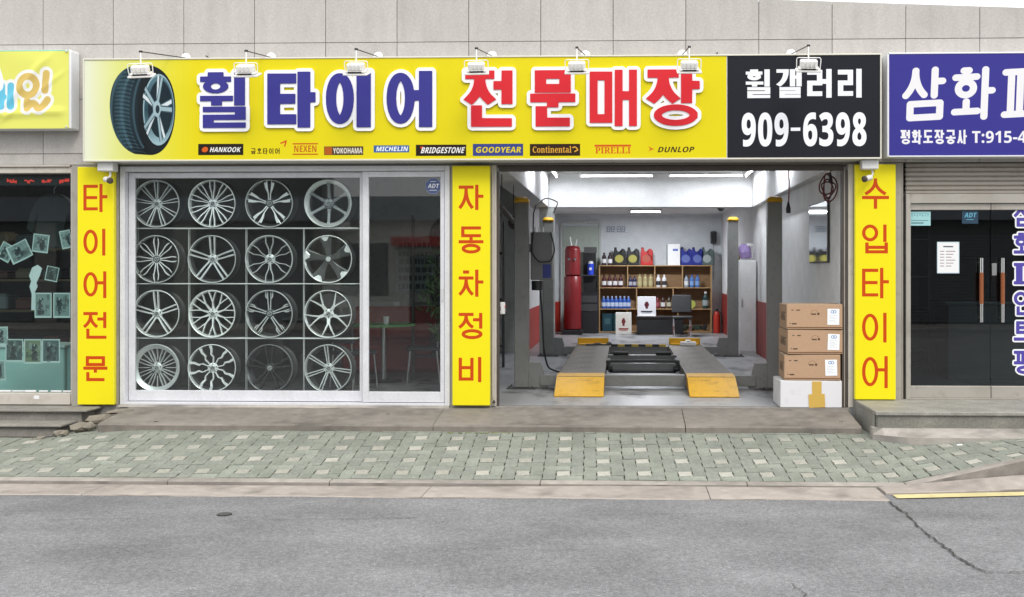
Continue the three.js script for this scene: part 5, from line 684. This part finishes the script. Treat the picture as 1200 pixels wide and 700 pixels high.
  [1.28, 1.4].forEach((x) => bottle(x, 0.569, [0.03, 0.03, 0.035], [0.3, 0.3, 0.32], dk, 'short dark grey bottle beside the yellow green tin', 'short dark bottles', 0.8)); const tin = thing('round_tin', 'round yellow green tin on its edge in the middle row', 'tin', [1.62, 0.569, -13.27]); part('tin_body', cyl(0.105, 0.105, 0.12, 28).rotateX(Math.PI / 2), M.darkGrey, tin, 0, 0.105, 0); part('tin_face', new THREE.CircleGeometry(0.095, 28), clay([0.42, 0.46, 0.1]), tin, 0, 0.105, 0.062); bottle(1.95, 0.569, [0.02, 0.05, 0.05], [0.3, 0.36, 0.36], wt, 'tall dark teal bottle near the shelf end', undefined, 1.35);
  for (const [x, c] of [[-0.36, [0.01, 0.05, 0.07]], [-0.1, [0.012, 0.06, 0.06]]]) { const q = thing('oil_drum_box', c[1] > 0.055 ? 'dark teal box in the lowest shelf row next to the divider' : 'dark blue green box at the end of the lowest shelf row', 'box', [x, 0.031, -13.33]); part('box_body', box(0.24, 0.42, 0.22, 0.008), clay(c), q, 0, 0.21, 0); part('box_label', box(0.14, 0.14, 0.002, 0.0005), clay([0.05, 0.12, 0.14]), q, 0, 0.24, 0.112); }
  const rp = thing('rag_pile', 'dark heap of rags and spray cans in the lowest shelf row', 'rags', [1.7, 0.031, -13.32]); for (let k = 0; k < 4; k++) part('rag', hull(20, 0.12, 0.1, 0.1), clay([[0.02, 0.03, 0.02], [0.05, 0.05, 0.03], [0.03, 0.05, 0.03], [0.02, 0.02, 0.02]][k], 0.9), rp, -0.25 + k * 0.16, 0.09, rr(-0.03, 0.03));
}
{ // things before the shelves
  const mark = (bg, c1, c2) => ctex(128, 160, (x) => { x.fillStyle = bg; x.fillRect(0, 0, 128, 160); x.fillStyle = c1; x.beginPath(); x.ellipse(64, 66, 17, 20, 0, 0, 7); x.fill(); x.fillRect(55, 40, 18, 60); x.fillStyle = c2; x.fillRect(22, 118, 84, 12); x.fillRect(30, 134, 66, 5); });
  const b = thing('sandwich_board', 'pale folding sign board with red print before the oil shelves', 'sign board', [0.02, 0, -12.75]); part('front_leaf', box(0.36, 0.5, 0.015, 0.003), M.paper, b, 0, 0.25, 0.06, -0.12); part('rear_leaf', box(0.36, 0.5, 0.015, 0.003), M.paper, b, 0, 0.25, -0.06, 0.12); part('printed_face', plane(0.34, 0.47), flat(mark('#d5d2c8', '#6a1c20', '#8c2a26')), b, 0, 0.25, 0.0695, -0.12);
  const d = thing('work_bench', 'low black work bench before the oil shelves', 'bench', [0.85, 0, -12.7]); part('bench_top', box(1.1, 0.04, 0.5, 0.006), M.black, d, 0, 0.4, 0); part('front_panel', box(1.06, 0.34, 0.02, 0.003), M.black, d, 0, 0.2, 0.22); for (const k of [-1, 1]) part('leg', box(0.05, 0.38, 0.4, 0.006), M.darkGrey, d, k * 0.5, 0.19, -0.02);
  const w = thing('white_sign', 'white sign with a dark red emblem propped on the work bench', 'sign', [0.55, 0.4205, -12.55]); part('panel', box(0.42, 0.45, 0.02, 0.004), M.paper, w, 0, 0.225, 0, -0.06); part('printed_face', plane(0.4, 0.43), flat(mark('#dcdde0', '#571622', '#3c3a44')), w, 0, 0.225, 0.0125, -0.06); part('foot', box(0.42, 0.03, 0.08, 0.004), M.paper, w, 0, 0.015, 0.03);
  const c = thing('office_chair', 'black chair with chrome loop legs before the oil shelves', 'chair', [1.32, 0, -11.9]); part('seat', box(0.46, 0.06, 0.44, 0.02), M.black, c, 0, 0.43, 0); part('backrest', box(0.44, 0.4, 0.04, 0.02), M.darkGrey, c, 0, 0.72, -0.2, -0.12); for (const k of [-1, 1]) part('leg', tube([[k * 0.18, 0, -0.2], [k * 0.185, 0.25, -0.21], [k * 0.18, 0.41, -0.12], [k * 0.18, 0.41, 0.1], [k * 0.185, 0.25, 0.2], [k * 0.18, 0, 0.2]], 0.013, 40), M.chrome, c);
  // red oil dispenser, black tool stand
  const o = thing('oil_drum', 'tall red oil drum with dispensing pump near the back corner', 'drum', [-1.15, 0, -12.6]); part('drum_body', lathe([[0, 0], [0.2, 0], [0.205, 0.02], [0.2, 0.04], [0.2, 0.4], [0.206, 0.42], [0.2, 0.44], [0.2, 0.9], [0.206, 0.92], [0.2, 0.94], [0.195, 1.2], [0.1, 1.24], [0, 1.24]], 32), M.darkRed, o, 0, 0.12, 0); part('upper_tank', lathe([[0, 0], [0.17, 0], [0.18, 0.05], [0.18, 0.6], [0.15, 0.68], [0, 0.7]], 28), M.darkRed, o, 0, 1.34, 0); part('nozzle', merge([at(cyl(0.012, 0.02, 0.24, 8), -0.04, 2.12, 0, 0, 0, 0.15), at(cyl(0.01, 0.016, 0.18, 8), 0.08, 2.09, 0, 0, 0, -0.2)]), std([0.7, 0.7, 0.66], 0.4), o); for (const q of [-0.07, 0.06]) part('gauge', cyl(0.032, 0.032, 0.03, 16), M.chrome, o, q, 1.72, 0.185, Math.PI / 2); part('trolley_base', box(0.46, 0.1, 0.44, 0.01), M.black, o, 0, 0.06, 0);
  const t = thing('tool_stand', 'black tool stand with blue grease can beside the red drum', 'tool stand', [-0.78, 0, -13.1]); part('cabinet', box(0.42, 0.95, 0.4, 0.01), M.black, t, 0, 0.48, 0); part('drawer', box(0.38, 0.16, 0.01, 0.003), M.darkGrey, t, 0, 0.8, 0.206); part('drawer', box(0.38, 0.16, 0.01, 0.003), M.darkGrey, t, 0, 0.6, 0.206); part('peg_panel', box(0.3, 0.95, 0.03, 0.004), M.black, t, 0.0, 1.43, -0.15); part('upper_tray', box(0.34, 0.03, 0.2, 0.004), M.darkGrey, t, 0, 1.35, -0.04); part('header', box(0.3, 0.14, 0.034, 0.004), clay([0.1, 0.1, 0.1]), t, 0.02, 1.95, -0.145);
  const g = thing('grease_can', 'bright blue grease can on the tray of the black tool stand', 'can', [-0.75, 1.366, -13.1]); part('can_body', cyl(0.075, 0.075, 0.26, 22), clay([0.02, 0.06, 0.6]), g, 0, 0.13, 0); part('lid', cyl(0.05, 0.07, 0.06, 22), clay([0.6, 0.62, 0.66]), g, 0, 0.29, 0); part('round_mark', new THREE.CircleGeometry(0.035, 18), clay(wtC()), g, 0, 0.14, 0.0765);
  const dr = thing('panel_door', 'pale green panel door in the back wall behind the red drum', 'door', [-1.0, 0, -13.57]); part('leaf', box(0.86, 2.5, 0.03, 0.004), std([0.5, 0.58, 0.53], 0.6, 0, { map: grimeT }), dr, 0, 1.27, 0); part('door_frame', merge([at(box(0.05, 2.6, 0.05), -0.46, 1.3, 0), at(box(0.05, 2.6, 0.05), 0.46, 1.3, 0), at(box(0.97, 0.05, 0.05), 0, 2.62, 0)]), std([0.5, 0.52, 0.5], 0.6), dr);
  const ck = ctex(256, 96, (x) => { x.clearRect(0, 0, 256, 96); x.fillStyle = '#c9d0d6'; x.fillRect(0, 0, 256, 96); x.strokeStyle = '#6d7783'; x.lineWidth = 9; const seg = (u) => { x.strokeRect(u, 14, 34, 34); x.strokeRect(u - 4, 48, 34, 34); }; [12, 64, 140, 192].forEach(seg); x.fillStyle = '#8d97a3'; x.fillRect(118, 34, 8, 8); x.fillRect(116, 58, 8, 8); });
  const cl = thing('digital_clock', 'pale digital wall clock showing four grey digits above the shelves', 'clock', [-0.14, 2.455, -13.585]); part('case', box(0.52, 0.17, 0.024, 0.004), std([0.6, 0.63, 0.65], 0.5), cl); part('display', plane(0.5, 0.16), flat(ck), cl, 0, 0, 0.0135);
  const cam = thing('ceiling_camera', 'small dark dome camera under the ceiling beam', 'camera', [1.72, 2.568, -7.1]); part('dome', lathe([[0, -0.07], [0.04, -0.06], [0.06, -0.02], [0.065, 0], [0, 0]], 20), M.darkGrey, cam); part('mount', cyl(0.07, 0.07, 0.012, 20), M.white, cam, 0, -0.006, 0);
  const fan = thing('wall_speaker', 'small dark wall speaker with a hanging cord beside the oil shelves', 'speaker', [2.16, 2.25, -13.52]); part('speaker_case', box(0.14, 0.3, 0.12, 0.02), M.darkGrey, fan); part('grille', box(0.1, 0.22, 0.01, 0.004), M.black, fan, 0, 0, 0.064); part('bracket', box(0.04, 0.06, 0.1, 0.004), M.steel, fan, 0, 0, -0.06); part('cord', tube([[0, -0.15, 0], [0.01, -0.5, 0.02], [0, -1.0, 0]], 0.006, 16, 5), M.darkGrey, fan);
  const fe = thing('red_extinguisher', 'red fire extinguisher at the end of the oil shelves', 'extinguisher', [2.2, 0, -13.1]); part('cylinder', lathe([[0, 0], [0.075, 0], [0.08, 0.02], [0.08, 0.42], [0.05, 0.5], [0.025, 0.52], [0, 0.52]], 22), M.red, fe); part('valve', box(0.05, 0.06, 0.1, 0.01), M.black, fe, 0, 0.55, 0); part('hose', tube([[0, 0.55, 0.05], [0.1, 0.45, 0.06], [0.1, 0.2, 0.05]], 0.012, 16), M.rubber, fe);
}
function wtC() { return [0.7, 0.72, 0.78]; }
{ // dark clutter left of the lift: tyre rack, hanging bits, bench
  const r = thing('tyre_rack', 'black steel rack of stacked tyres in the dark side bay', 'tyre rack', [-2.3, 0, -3.6]); for (const x of [-0.5, 0.5]) for (const z of [-0.9, 0.9]) part('upright', span(x - 0.02, x + 0.02, 0.001, 2.2, z - 0.02, z + 0.02), M.liftDark, r); for (const y of [0.3, 1.0, 1.7]) for (const x of [-0.28, 0.28]) part('rail', span(x - 0.02, x + 0.02, y, y + 0.04, -0.9, 0.9), M.liftDark, r);
  for (const y of [0.3, 1.0, 1.7]) for (const z of [-0.9, 0.9]) part('cross_bar', box(1.04, 0.04, 0.03), M.liftDark, r, 0, y + 0.02, z);
  const tg = lathe([[0.2, -0.1], [0.29, -0.105], [0.325, -0.08], [0.33, 0], [0.325, 0.08], [0.29, 0.105], [0.2, 0.1], [0.19, 0.06], [0.19, -0.06], [0.2, -0.1]], 36).rotateX(Math.PI / 2);
  const tn = ['bottom', 'middle', 'top']; [0.3, 1.0, 1.7].forEach((y, q) => { for (let k = 0; k < 6; k++) single('tyre', tg, M.rubber, 'black tyre standing on the ' + tn[q] + ' level of the tyre rack', 'tyre', [-2.3, y + 0.04 + 0.172, -4.35 + k * 0.27], 0, 'tyres on the ' + tn[q] + ' rack level'); });
  const e = thing('exhaust_pipe', 'rusty exhaust pipe hung below the side beam', 'exhaust pipe', [-1.5, 2.2, -1.6]); part('pipe', tube([[-0.25, 0.1, 0.5], [0, 0.05, 0.2], [0.1, -0.1, -0.4], [0.1, -0.12, -0.9]], 0.03, 24), M.brown, e); part('muffler', cyl(0.09, 0.09, 0.5, 20).rotateX(Math.PI / 2), M.brown, e, 0.1, -0.12, -1.0); part('hanger', merge([at(cyl(0.006, 0.006, 0.34, 6), -0.05, 0.22, 0.2), at(cyl(0.006, 0.006, 0.42, 6), 0.08, 0.18, -0.8)]), M.black, e);
  const b = thing('switch_box', 'white switch box on the inner side of the shutter rail', 'switch box', [-1.3, 1.05, -0.16]); part('case', box(0.05, 0.13, 0.08, 0.006), M.white, b); part('button', cyl(0.012, 0.012, 0.012, 12).rotateZ(Math.PI / 2), M.red, b, 0.03, 0.02, 0);
  part('cable', tube([[0, 0.06, 0], [0.0, 0.6, 0], [-0.01, 1.45, 0]], 0.006, 10, 5), M.black, b); part('mount_arm', box(0.04, 0.04, 0.1), M.brown, b, -0.035, 0, 0.04);
}
// ---------------------------------------------------------------- left neighbour: shop window, photographs, steps
{
  const w = thing('left_shop_window', 'old cream framed shop window with teal tinted glass beside the yellow pillar', 'window', [0, 0, 0]);
  for (const a of [[-5.98, -5.9, 0.02, 2.58, -0.16, -0.01], [-9.6, -5.981, 2.515, 2.58, -0.16, -0.012], [-9.6, -5.981, 0.004, 0.125, -0.16, 0.0], [-9.6, -9.52, 0.126, 2.514, -0.16, -0.012]]) part('frame', span(...a), M.frameOld, w);
  part('pane', plane(3.54, 2.39), M.glassTeal, w, -7.75, 1.32, -0.085);
  const st = std([0.7, 0.7, 0.72], 0.6); for (let k = 0; k < 12; k++) part('old_tape', box(rr(0.08, 0.16), rr(0.012, 0.022), 0.002, 0.0005), st, w, -7.6 + k * 0.142, 0.142, -0.082); part('torn_sticker', hull(12, 0.05, 0.03, 0.001), st, w, -6.35, 0.085, 0.002);
  part('fascia', span(-9.6, -5.98, 2.581, 2.6, -0.1, 0.01), M.frameOld, w);
  const led = thing('led_ticker', 'red led ticker strip along the top of the left shop window', 'led sign', [-6.9, 2.44, -0.16]); part('housing', box(1.75, 0.1, 0.04, 0.004), M.black, led); const lm = new THREE.MeshStandardMaterial({ color: 0x300404, emissive: new THREE.Color().setRGB(1, 0.08, 0.06), emissiveIntensity: 0.35 });
  for (let k = 0; k < 9; k++) part('red_glyph', merge([...Array(7)].map((_, i) => at(box(0.014, rr(0.012, 0.04), 0.004, 0.001), -0.05 + i * 0.016, rr(-0.01, 0.01), 0))), lm, led, -0.78 + k * 0.195, 0, 0.0225);
  const photoT = (s, tone) => ctex(128, 160, (x) => { let q = s * 7919 + 13; const r = () => ((q = (q * 1103515245 + 12345) & 0x7fffffff) / 0x7fffffff); x.fillStyle = '#d9e0dd'; x.fillRect(0, 0, 128, 160); x.fillStyle = tone; x.fillRect(8, 8, 112, 140); for (let k = 0; k < 26; k++) { const v = Math.floor(40 + r() * 130); x.fillStyle = `rgba(${v},${v + 8},${v + 4},.55)`; x.fillRect(8 + r() * 96, 10 + r() * 110, 6 + r() * 22, 8 + r() * 34); } const fx = 44 + r() * 36; for (let k = 0; k < 30; k++) { const v = Math.floor(18 + r() * 60), yy = 40 + r() * 95; x.fillStyle = `rgba(${v},${v + 6},${v + 8},.6)`; x.beginPath(); x.ellipse(fx + (r() - 0.5) * (14 + yy * 0.16), yy, 4 + r() * 8, 5 + r() * 12, r() * 3, 0, 7); x.fill(); } x.fillStyle = '#aeb6b2'; x.beginPath(); x.ellipse(fx, 40, 6, 8, 0.2, 0, 7); x.fill(); });
  const ph = (x, y, wd, h, rz, label, s, tone = '#8c9c9a', curl = 0) => { const g = new THREE.PlaneGeometry(wd, h, 8, 1), p = g.attributes.position; for (let i = 0; i < p.count; i++) p.setZ(i, curl * (p.getX(i) / wd) ** 2); g.computeVertexNormals(); const o = thing('photo_print', label, 'photograph', [x, y, -0.13], 0, 'photographs in the left shop window'); part('print', g, flat(photoT(s, tone), 0.4, { side: THREE.DoubleSide }), o, 0, 0, 0, 0, 0, rz); return o; };
  ph(-6.61, 1.665, 0.25, 0.2, 0.45, 'tilted photo hanging over the white figure cutout', 1, '#8c9c9a', 0.05); ph(-6.38, 1.755, 0.18, 0.2, -0.12, 'squarish photo hanging alone over the shelf', 2); ph(-6.09, 1.8, 0.12, 0.2, 0.2, 'photo curled against the window frame', 3, '#98a5a2', 0.06); ph(-6.77, 1.66, 0.16, 0.19, -0.5, 'photo half behind the tilted photo', 4);
  ph(-6.353, 1.076, 0.19, 0.275, 0, 'photo of a standing figure, inner one of the taped pair', 5); ph(-6.145, 1.076, 0.19, 0.275, 0, 'photo of a standing figure, taped beside the window frame', 6); ph(-6.675, 0.58, 0.2, 0.25, 0, 'photo over the mint counter at the start of the row of three', 7, '#4a5a58'); ph(-6.468, 0.57, 0.195, 0.27, 0, 'middle photo of the row of three over the mint counter', 8, '#7f8a6c'); ph(-6.265, 0.575, 0.2, 0.26, 0, 'photo at the frame end of the row of three over the counter', 9, '#566a6a'); ph(-6.84, 0.74, 0.19, 0.2, 0.03, 'pale photo above the row of three photos', 10, '#a9b8b6');
[[-6.95, 1.72, 0.2, 0.24, 0.3, 'photo hung crookedly over the pale photos', 11], [-7.05, 1.1, 0.22, 0.3, -0.05, 'large photo hung beside the white figure cutout', 12], [-6.86, 0.36, 0.18, 0.22, 0.04, 'low photo leaning before the mint counter', 13], [-6.25, 1.42, 0.14, 0.16, -0.2, 'small dark photo hung between the pair and the squarish photo', 14]].forEach(([x, y, w2, h2, r, l, s]) => ph(x, y, w2, h2, r, l, s, s === 14 ? '#3c4a4a' : '#94a3a0', 0.03));
    const fig = new THREE.Shape(); fig.setFromPoints([[-0.02, 0], [0.025, 0], [0.03, 0.12], [0.02, 0.2], [0.05, 0.26], [0.035, 0.3], [0.075, 0.38], [0.1, 0.46], [0.05, 0.5], [-0.01, 0.47], [-0.045, 0.38], [-0.02, 0.32], [-0.04, 0.26], [-0.015, 0.18]].map((p) => V2(...p))); single('paper_figure', metreUV(new THREE.ExtrudeGeometry(fig, { depth: 0.012, bevelEnabled: false })), std([0.75, 0.76, 0.76], 0.5), 'white figure cutout hung behind the left shop glass', 'cutout', [-6.5, 1.02, -0.2]);
  const c = thing('mint_counter', 'pale mint counter inside the left shop window', 'counter', [-7.2, -0.019, -0.75]); part('counter_front', box(1.75, 0.6, 0.5, 0.01), std([0.46, 0.66, 0.62], 0.5), c, 0, 0.3, 0); part('counter_top', box(1.8, 0.03, 0.55, 0.006), std([0.6, 0.68, 0.66], 0.4), c, 0, 0.617, 0); part('counter_side', box(0.3, 0.6, 0.45, 0.01), std([0.26, 0.4, 0.38], 0.5), c, 1.04, 0.3, 0);
  const sh = thing('display_shelf', 'dark shelf with folded goods inside the left shop', 'shelf', [-7.3, -0.019, -2.4]); for (const y of [0.4, 0.95, 1.35, 1.75]) part('shelf_board', box(3.0, 0.03, 0.4, 0.004), std([0.24, 0.2, 0.15], 0.6, 0, { map: woodT }), sh, 0, y, 0); for (const x of [-1.48, 1.48]) part('side_board', box(0.03, 2.0, 0.4, 0.004), std([0.2, 0.17, 0.13], 0.6), sh, x, 1.0, 0);
  [0.4, 0.95, 1.35, 1.75].forEach((y, r) => { for (let k = 0; k < 8; k++) { const h = rr(0.08, 0.22); single('folded_goods', merge([at(box(0.26, h, 0.28, 0.02), 0, h / 2, 0), at(box(0.2, 0.02, 0.24, 0.008), rr(-0.02, 0.02), h + 0.01, 0)]), std([[0.2, 0.16, 0.1], [0.08, 0.1, 0.11], [0.25, 0.26, 0.26], [0.16, 0.07, 0.06]][(k + r) % 4], 0.8), ['brown', 'dark grey', 'pale grey', 'dull red'][(k + r) % 4] + ' folded bundle on the ' + ['lowest', 'second', 'third', 'top'][r] + ' board of the left shop shelf', 'goods', [-8.55 + k * 0.36, y - 0.0035, -2.4], 0, 'folded goods on the left shop shelf'); } });
  for (const [x, k, l] of [[-6.9, 0, 'grey coat on a hanger in the left shop'], [-6.45, 1, 'black coat on a hanger in the left shop'], [-6.1, 2, 'charcoal coat on a hanger near the window frame']]) { const g = thing('hanging_coat', l, 'coat', [x, 1.75, -1.35]); const s = new THREE.Shape(); s.moveTo(-0.2, 0); s.lineTo(0.2, 0); s.lineTo(0.17, 0.42); s.lineTo(0.24, 0.18); s.lineTo(0.3, 0.22); s.quadraticCurveTo(0.22, 0.6, 0.05, 0.62); s.lineTo(-0.05, 0.62); s.quadraticCurveTo(-0.22, 0.6, -0.3, 0.22); s.lineTo(-0.24, 0.18); s.lineTo(-0.17, 0.42); s.closePath(); part('cloth', metreUV(new THREE.ExtrudeGeometry(s, { depth: 0.06, bevelEnabled: true, bevelSize: 0.02, bevelThickness: 0.03, bevelSegments: 2 })), std([[0.09, 0.095, 0.095], [0.02, 0.02, 0.022], [0.05, 0.045, 0.045]][k], 0.9), g); part('hanger', tube([[0, 0.62, 0.03], [0, 0.7, 0.03], [0.03, 0.74, 0.03], [0, 0.78, 0.03]], 0.006, 12), M.steel, g); }
  single('coat_rail', merge([cyl(0.014, 0.014, 1.9, 12).rotateZ(Math.PI / 2), at(cyl(0.008, 0.008, 0.18, 8), -0.8, 0.09, 0), at(cyl(0.008, 0.008, 0.18, 8), 0.8, 0.09, 0)]), M.steel, 'steel clothes rail under the left shop ceiling', 'rail', [-6.75, 2.53, -1.32]);
  const dl = thing('downlight', 'small round lit downlight on the left shop ceiling', 'ceiling lamp', [-6.6, 2.69, -2.2]); part('lamp_ring', new THREE.TorusGeometry(0.1, 0.016, 8, 28).rotateX(Math.PI / 2), M.white, dl); part('lamp_disc', cyl(0.09, 0.09, 0.012, 28), new THREE.MeshStandardMaterial({ color: 0xffffff, emissive: 0xffffff, emissiveIntensity: 1.2 }), dl); const pl = new THREE.RectAreaLight(0xfff4e4, 60, 0.16, 0.16); pl.name = 'downlight_light'; pl.position.y = -0.012; pl.rotation.x = -Math.PI / 2; dl.add(pl);
}
{ // two worn stone steps
  const s = thing('stone_steps', 'two worn grey stone steps below the left shop window', 'steps', [0, 0, 0]);
  part('riser', span(-9.6, -5.7, -0.45, -0.034, -0.05, 0.29), M.graniteOld, s); part('tread', span(-9.6, -5.62, -0.033, -0.006, -0.05, 0.335, 0.008), M.graniteOld, s); part('riser', span(-9.6, -5.8, -0.45, -0.152, 0.292, 0.58), M.graniteOld, s); part('tread', span(-9.6, -5.74, -0.151, -0.12, 0.291, 0.62, 0.01), M.graniteOld, s);
}
// ---------------------------------------------------------------- right neighbour: granite step, shutter, glass doors
{
  const s = thing('granite_step', 'wide grey granite step below the glass doors', 'step', [0, 0, 0]);
  let x = 2.445; for (const w of [1.72, 1.6, 1.6]) { part('top_slab', span(x + 0.002, x + w - 0.002, 0.055, 0.093, -0.35, 0.93, 0.006), M.granite, s); x += w; } x = 2.465; for (const w of [1.62, 1.3, 1.9]) { part('front_slab', span(x + 0.002, x + w - 0.002, -0.3, 0.0545, 0.84, 0.905, 0.003), std([0.56, 0.56, 0.53], 0.7, 0, { map: granT }), s); x += w; } part('side_slab', span(2.452, 2.464, -0.3, 0.054, -0.0, 0.84, 0.002), M.granite, s); part('core', span(2.468, 7.2, -0.4, 0.05, -0.3, 0.835), M.joint, s);
  struct('footing', sweepX(2.42, 8, 60, (q) => [[0.8, -0.4], [0.8, -0.062], [0.906, -0.068], [1.17 + 0.03 * (pn(q * 4, 2, 900, 9, 8) - 0.5) - Math.max(0, 2.75 - q) * 0.8, -0.12 - 0.02 * Math.max(0, 2.9 - q)], [1.185 + 0.03 * (pn(q * 4, 2, 900, 9, 8) - 0.5) - Math.max(0, 2.75 - q) * 0.8, -0.4]]), M.concrete);
  const sh = thing('neighbour_shutter', 'half hidden beige roller shutter rolled up above the glass doors', 'shutter', [0, 0, 0]); for (let k = 0; k < 6; k++) part('slat', span(3.0, 7.2, 2.305 + k * 0.05, 2.353 + k * 0.05, -0.1 + (k % 2) * 0.002, -0.06, 0.012), M.shutter, sh); part('guide_rail', span(2.948, 2.962, 0.094, 2.6, -0.14, -0.008), M.shutter, sh); part('bottom_bar', span(3.0, 7.2, 2.272, 2.303, -0.12, -0.05, 0.004), M.shutter, sh);
  const d = thing('glass_doors', 'dark tinted double glass doors with wooden grip handles', 'door', [0, 0, 0]), F = std([0.5, 0.48, 0.45], 0.4, 0.4, { map: grimeT });
  for (const a of [[3.0, 3.05, 0.094, 2.27, -0.16, -0.04], [3.0515, 7.2, 2.17, 2.27, -0.15, -0.045], [2.963, 2.975, 0.094, 2.27, -0.16, -0.08]]) part('frame', span(...a), F, d); part('side_pane', plane(0.024, 2.1), M.glassDark, d, 2.9875, 1.2, -0.1);
  for (const [x0, x1] of [[3.053, 3.9], [3.907, 5.2]]) { const l = part('door_leaf', span(x0, x1, 0.105, 0.232, -0.13, -0.075, 0.004), F, d); part('top_rail', span(x0, x1, 2.1, 2.168, -0.13, -0.075, 0.004), F, l); part('pane', plane(x1 - x0 - 0.004, 1.868), M.glassDark, l, (x0 + x1) / 2, 1.166, -0.102);
    const hx = x0 < 3.5 ? 3.79 : 4.012; const hd = part('handle', cyl(0.018, 0.018, 0.68, 18), M.chrome, l, hx, 1.25, -0.04); part('wooden_grip', cyl(0.0215, 0.0215, 0.33, 18), M.woodGrip, hd, 0, 0.02, 0); for (const y of [0.29, -0.29]) part('stand_off', cyl(0.01, 0.01, 0.06, 10), M.chrome, hd, 0, y, -0.035, Math.PI / 2); }
  part('lock_plate', box(0.05, 0.13, 0.02, 0.004), M.steel, d, 3.94, 1.47, -0.09); part('lower_track', span(3.053, 7.2, 0.094, 0.1035, -0.14, -0.05, 0.002), F, d);
  const nt = ctex(180, 256, (x) => { x.fillStyle = '#eceef0'; x.fillRect(0, 0, 180, 256); x.strokeStyle = '#9fc8d8'; x.lineWidth = 4; x.strokeRect(3, 3, 174, 250); x.fillStyle = '#4a4a52'; x.fillRect(50, 34, 80, 10); x.fillStyle = '#8d6f78'; for (let k = 0; k < 6; k++) { x.fillRect(24, 74 + k * 24, 34, 6); x.fillRect(72, 74 + k * 24, 76 - (k % 3) * 16, 6); } });
  single('door_notice', plane(0.235, 0.335), flat(nt, 0.6), 'white printed notice with a blue edge taped on the dark glass door', 'notice', [3.46, 1.595, -0.098]);
  single('paper_sticker', plane(0.22, 0.15), flat(ctex(220, 150, (x) => { x.fillStyle = '#9fd0d4'; x.fillRect(0, 0, 220, 150); x.fillStyle = '#5f9aa4'; for (let k = 0; k < 7; k++) { x.fillRect(14 + k * 28, 18, 20, 5); x.fillRect(14 + k * 28, 32 + (k % 3) * 6, 20, 5); x.fillRect(22 + k * 28, 20, 5, 36 - (k % 2) * 10); } x.fillStyle = '#3c6a74'; x.fillRect(16, 92, 180, 6); x.fillRect(16, 116, 130, 12); }), 0.5), 'pale teal lettered sticker at the hinge edge of the glass door', 'sticker', [3.165, 2.01, -0.098]);
  single('security_decal', plane(0.17, 0.17), std([0.8, 0.8, 0.8], 0.5, 0, { map: ctex(128, 128, (x) => { x.fillStyle = '#123a52'; x.fillRect(0, 0, 128, 128); x.fillStyle = '#63aecb'; latin(x, 'ADT', 18, 40, 92, 38, 'bold {}px sans-serif', 0.2); x.fillRect(36, 92, 56, 5); }) }), 'dark blue square security decal on the glass door', 'sticker', [3.69, 2.04, -0.097]);
  // cut vinyl letters down the second door leaf
  const vl = std([0.07, 0.05, 0.32], 0.4), vw = std([0.78, 0.8, 0.82], 0.4), letters = thing('door_lettering', 'column of purple syllables edged in white on the second glass door', 'lettering', [4.15, 0, -0.097]);
  [...'삼화페인트평'].forEach((c, i) => { const cv = outlinedLetter(c, 0.24, 0.25, 0.034, 0.034), big = grown(cv, 0.014 * 240), y = 2.17 - i * 0.313; const o = part('letter', new THREE.ShapeGeometry(trace(cv, 1 / 240)), vl, letters, -20 / 240, y + 20 / 240, 0.004); part('letter_edge', new THREE.ShapeGeometry(trace(big, 1 / 240)), vw, o, 0, 0, -0.002); });
  const bl = thing('shop_counter', 'dark counter inside the right shop behind the glass doors', 'counter', [5.0, 0.081, -2.4]); part('counter_front', box(1.8, 0.95, 0.5, 0.01), std([0.06, 0.06, 0.065], 0.6), bl, 0, 0.475, 0); part('counter_top', box(1.9, 0.04, 0.6, 0.006), std([0.12, 0.12, 0.12], 0.4), bl, 0, 0.97, 0);
  const pr = thing('paint_shelf', 'dark shelf of paint cans inside the right shop', 'shelf', [3.6, 0.081, -3.3]); for (const y of [0.3, 0.8, 1.3, 1.8]) part('shelf_board', box(1.1, 0.03, 0.4, 0.004), std([0.1, 0.1, 0.1], 0.5), pr, 0, y, 0); for (const q of [-0.55, 0.55]) part('upright', box(0.04, 2.0, 0.4, 0.004), M.darkGrey, pr, q, 1.0, 0);
}
single('paper_scrap', hull(12, 0.05, 0.006, 0.02), M.paper, 'white scrap of paper on the pavers beside the granite step footing', 'litter', [3.12, footway(3.12, 1.3) + 0.006, 1.3], 0.3);
single('moss_patch', merge([...Array(9)].map((_, k) => at(hull(12, rr(0.015, 0.05), 0.008, rr(0.008, 0.02)), -1.7 + k * 0.075 + rr(-0.03, 0.03), footway(-1.5, 0.75) + 0.002, 0.745 + rr(-0.015, 0.03)))), std([0.17, 0.19, 0.06], 1), 'yellow green moss along the concrete apron edge', 'moss');
renderer.render(scene, camera);
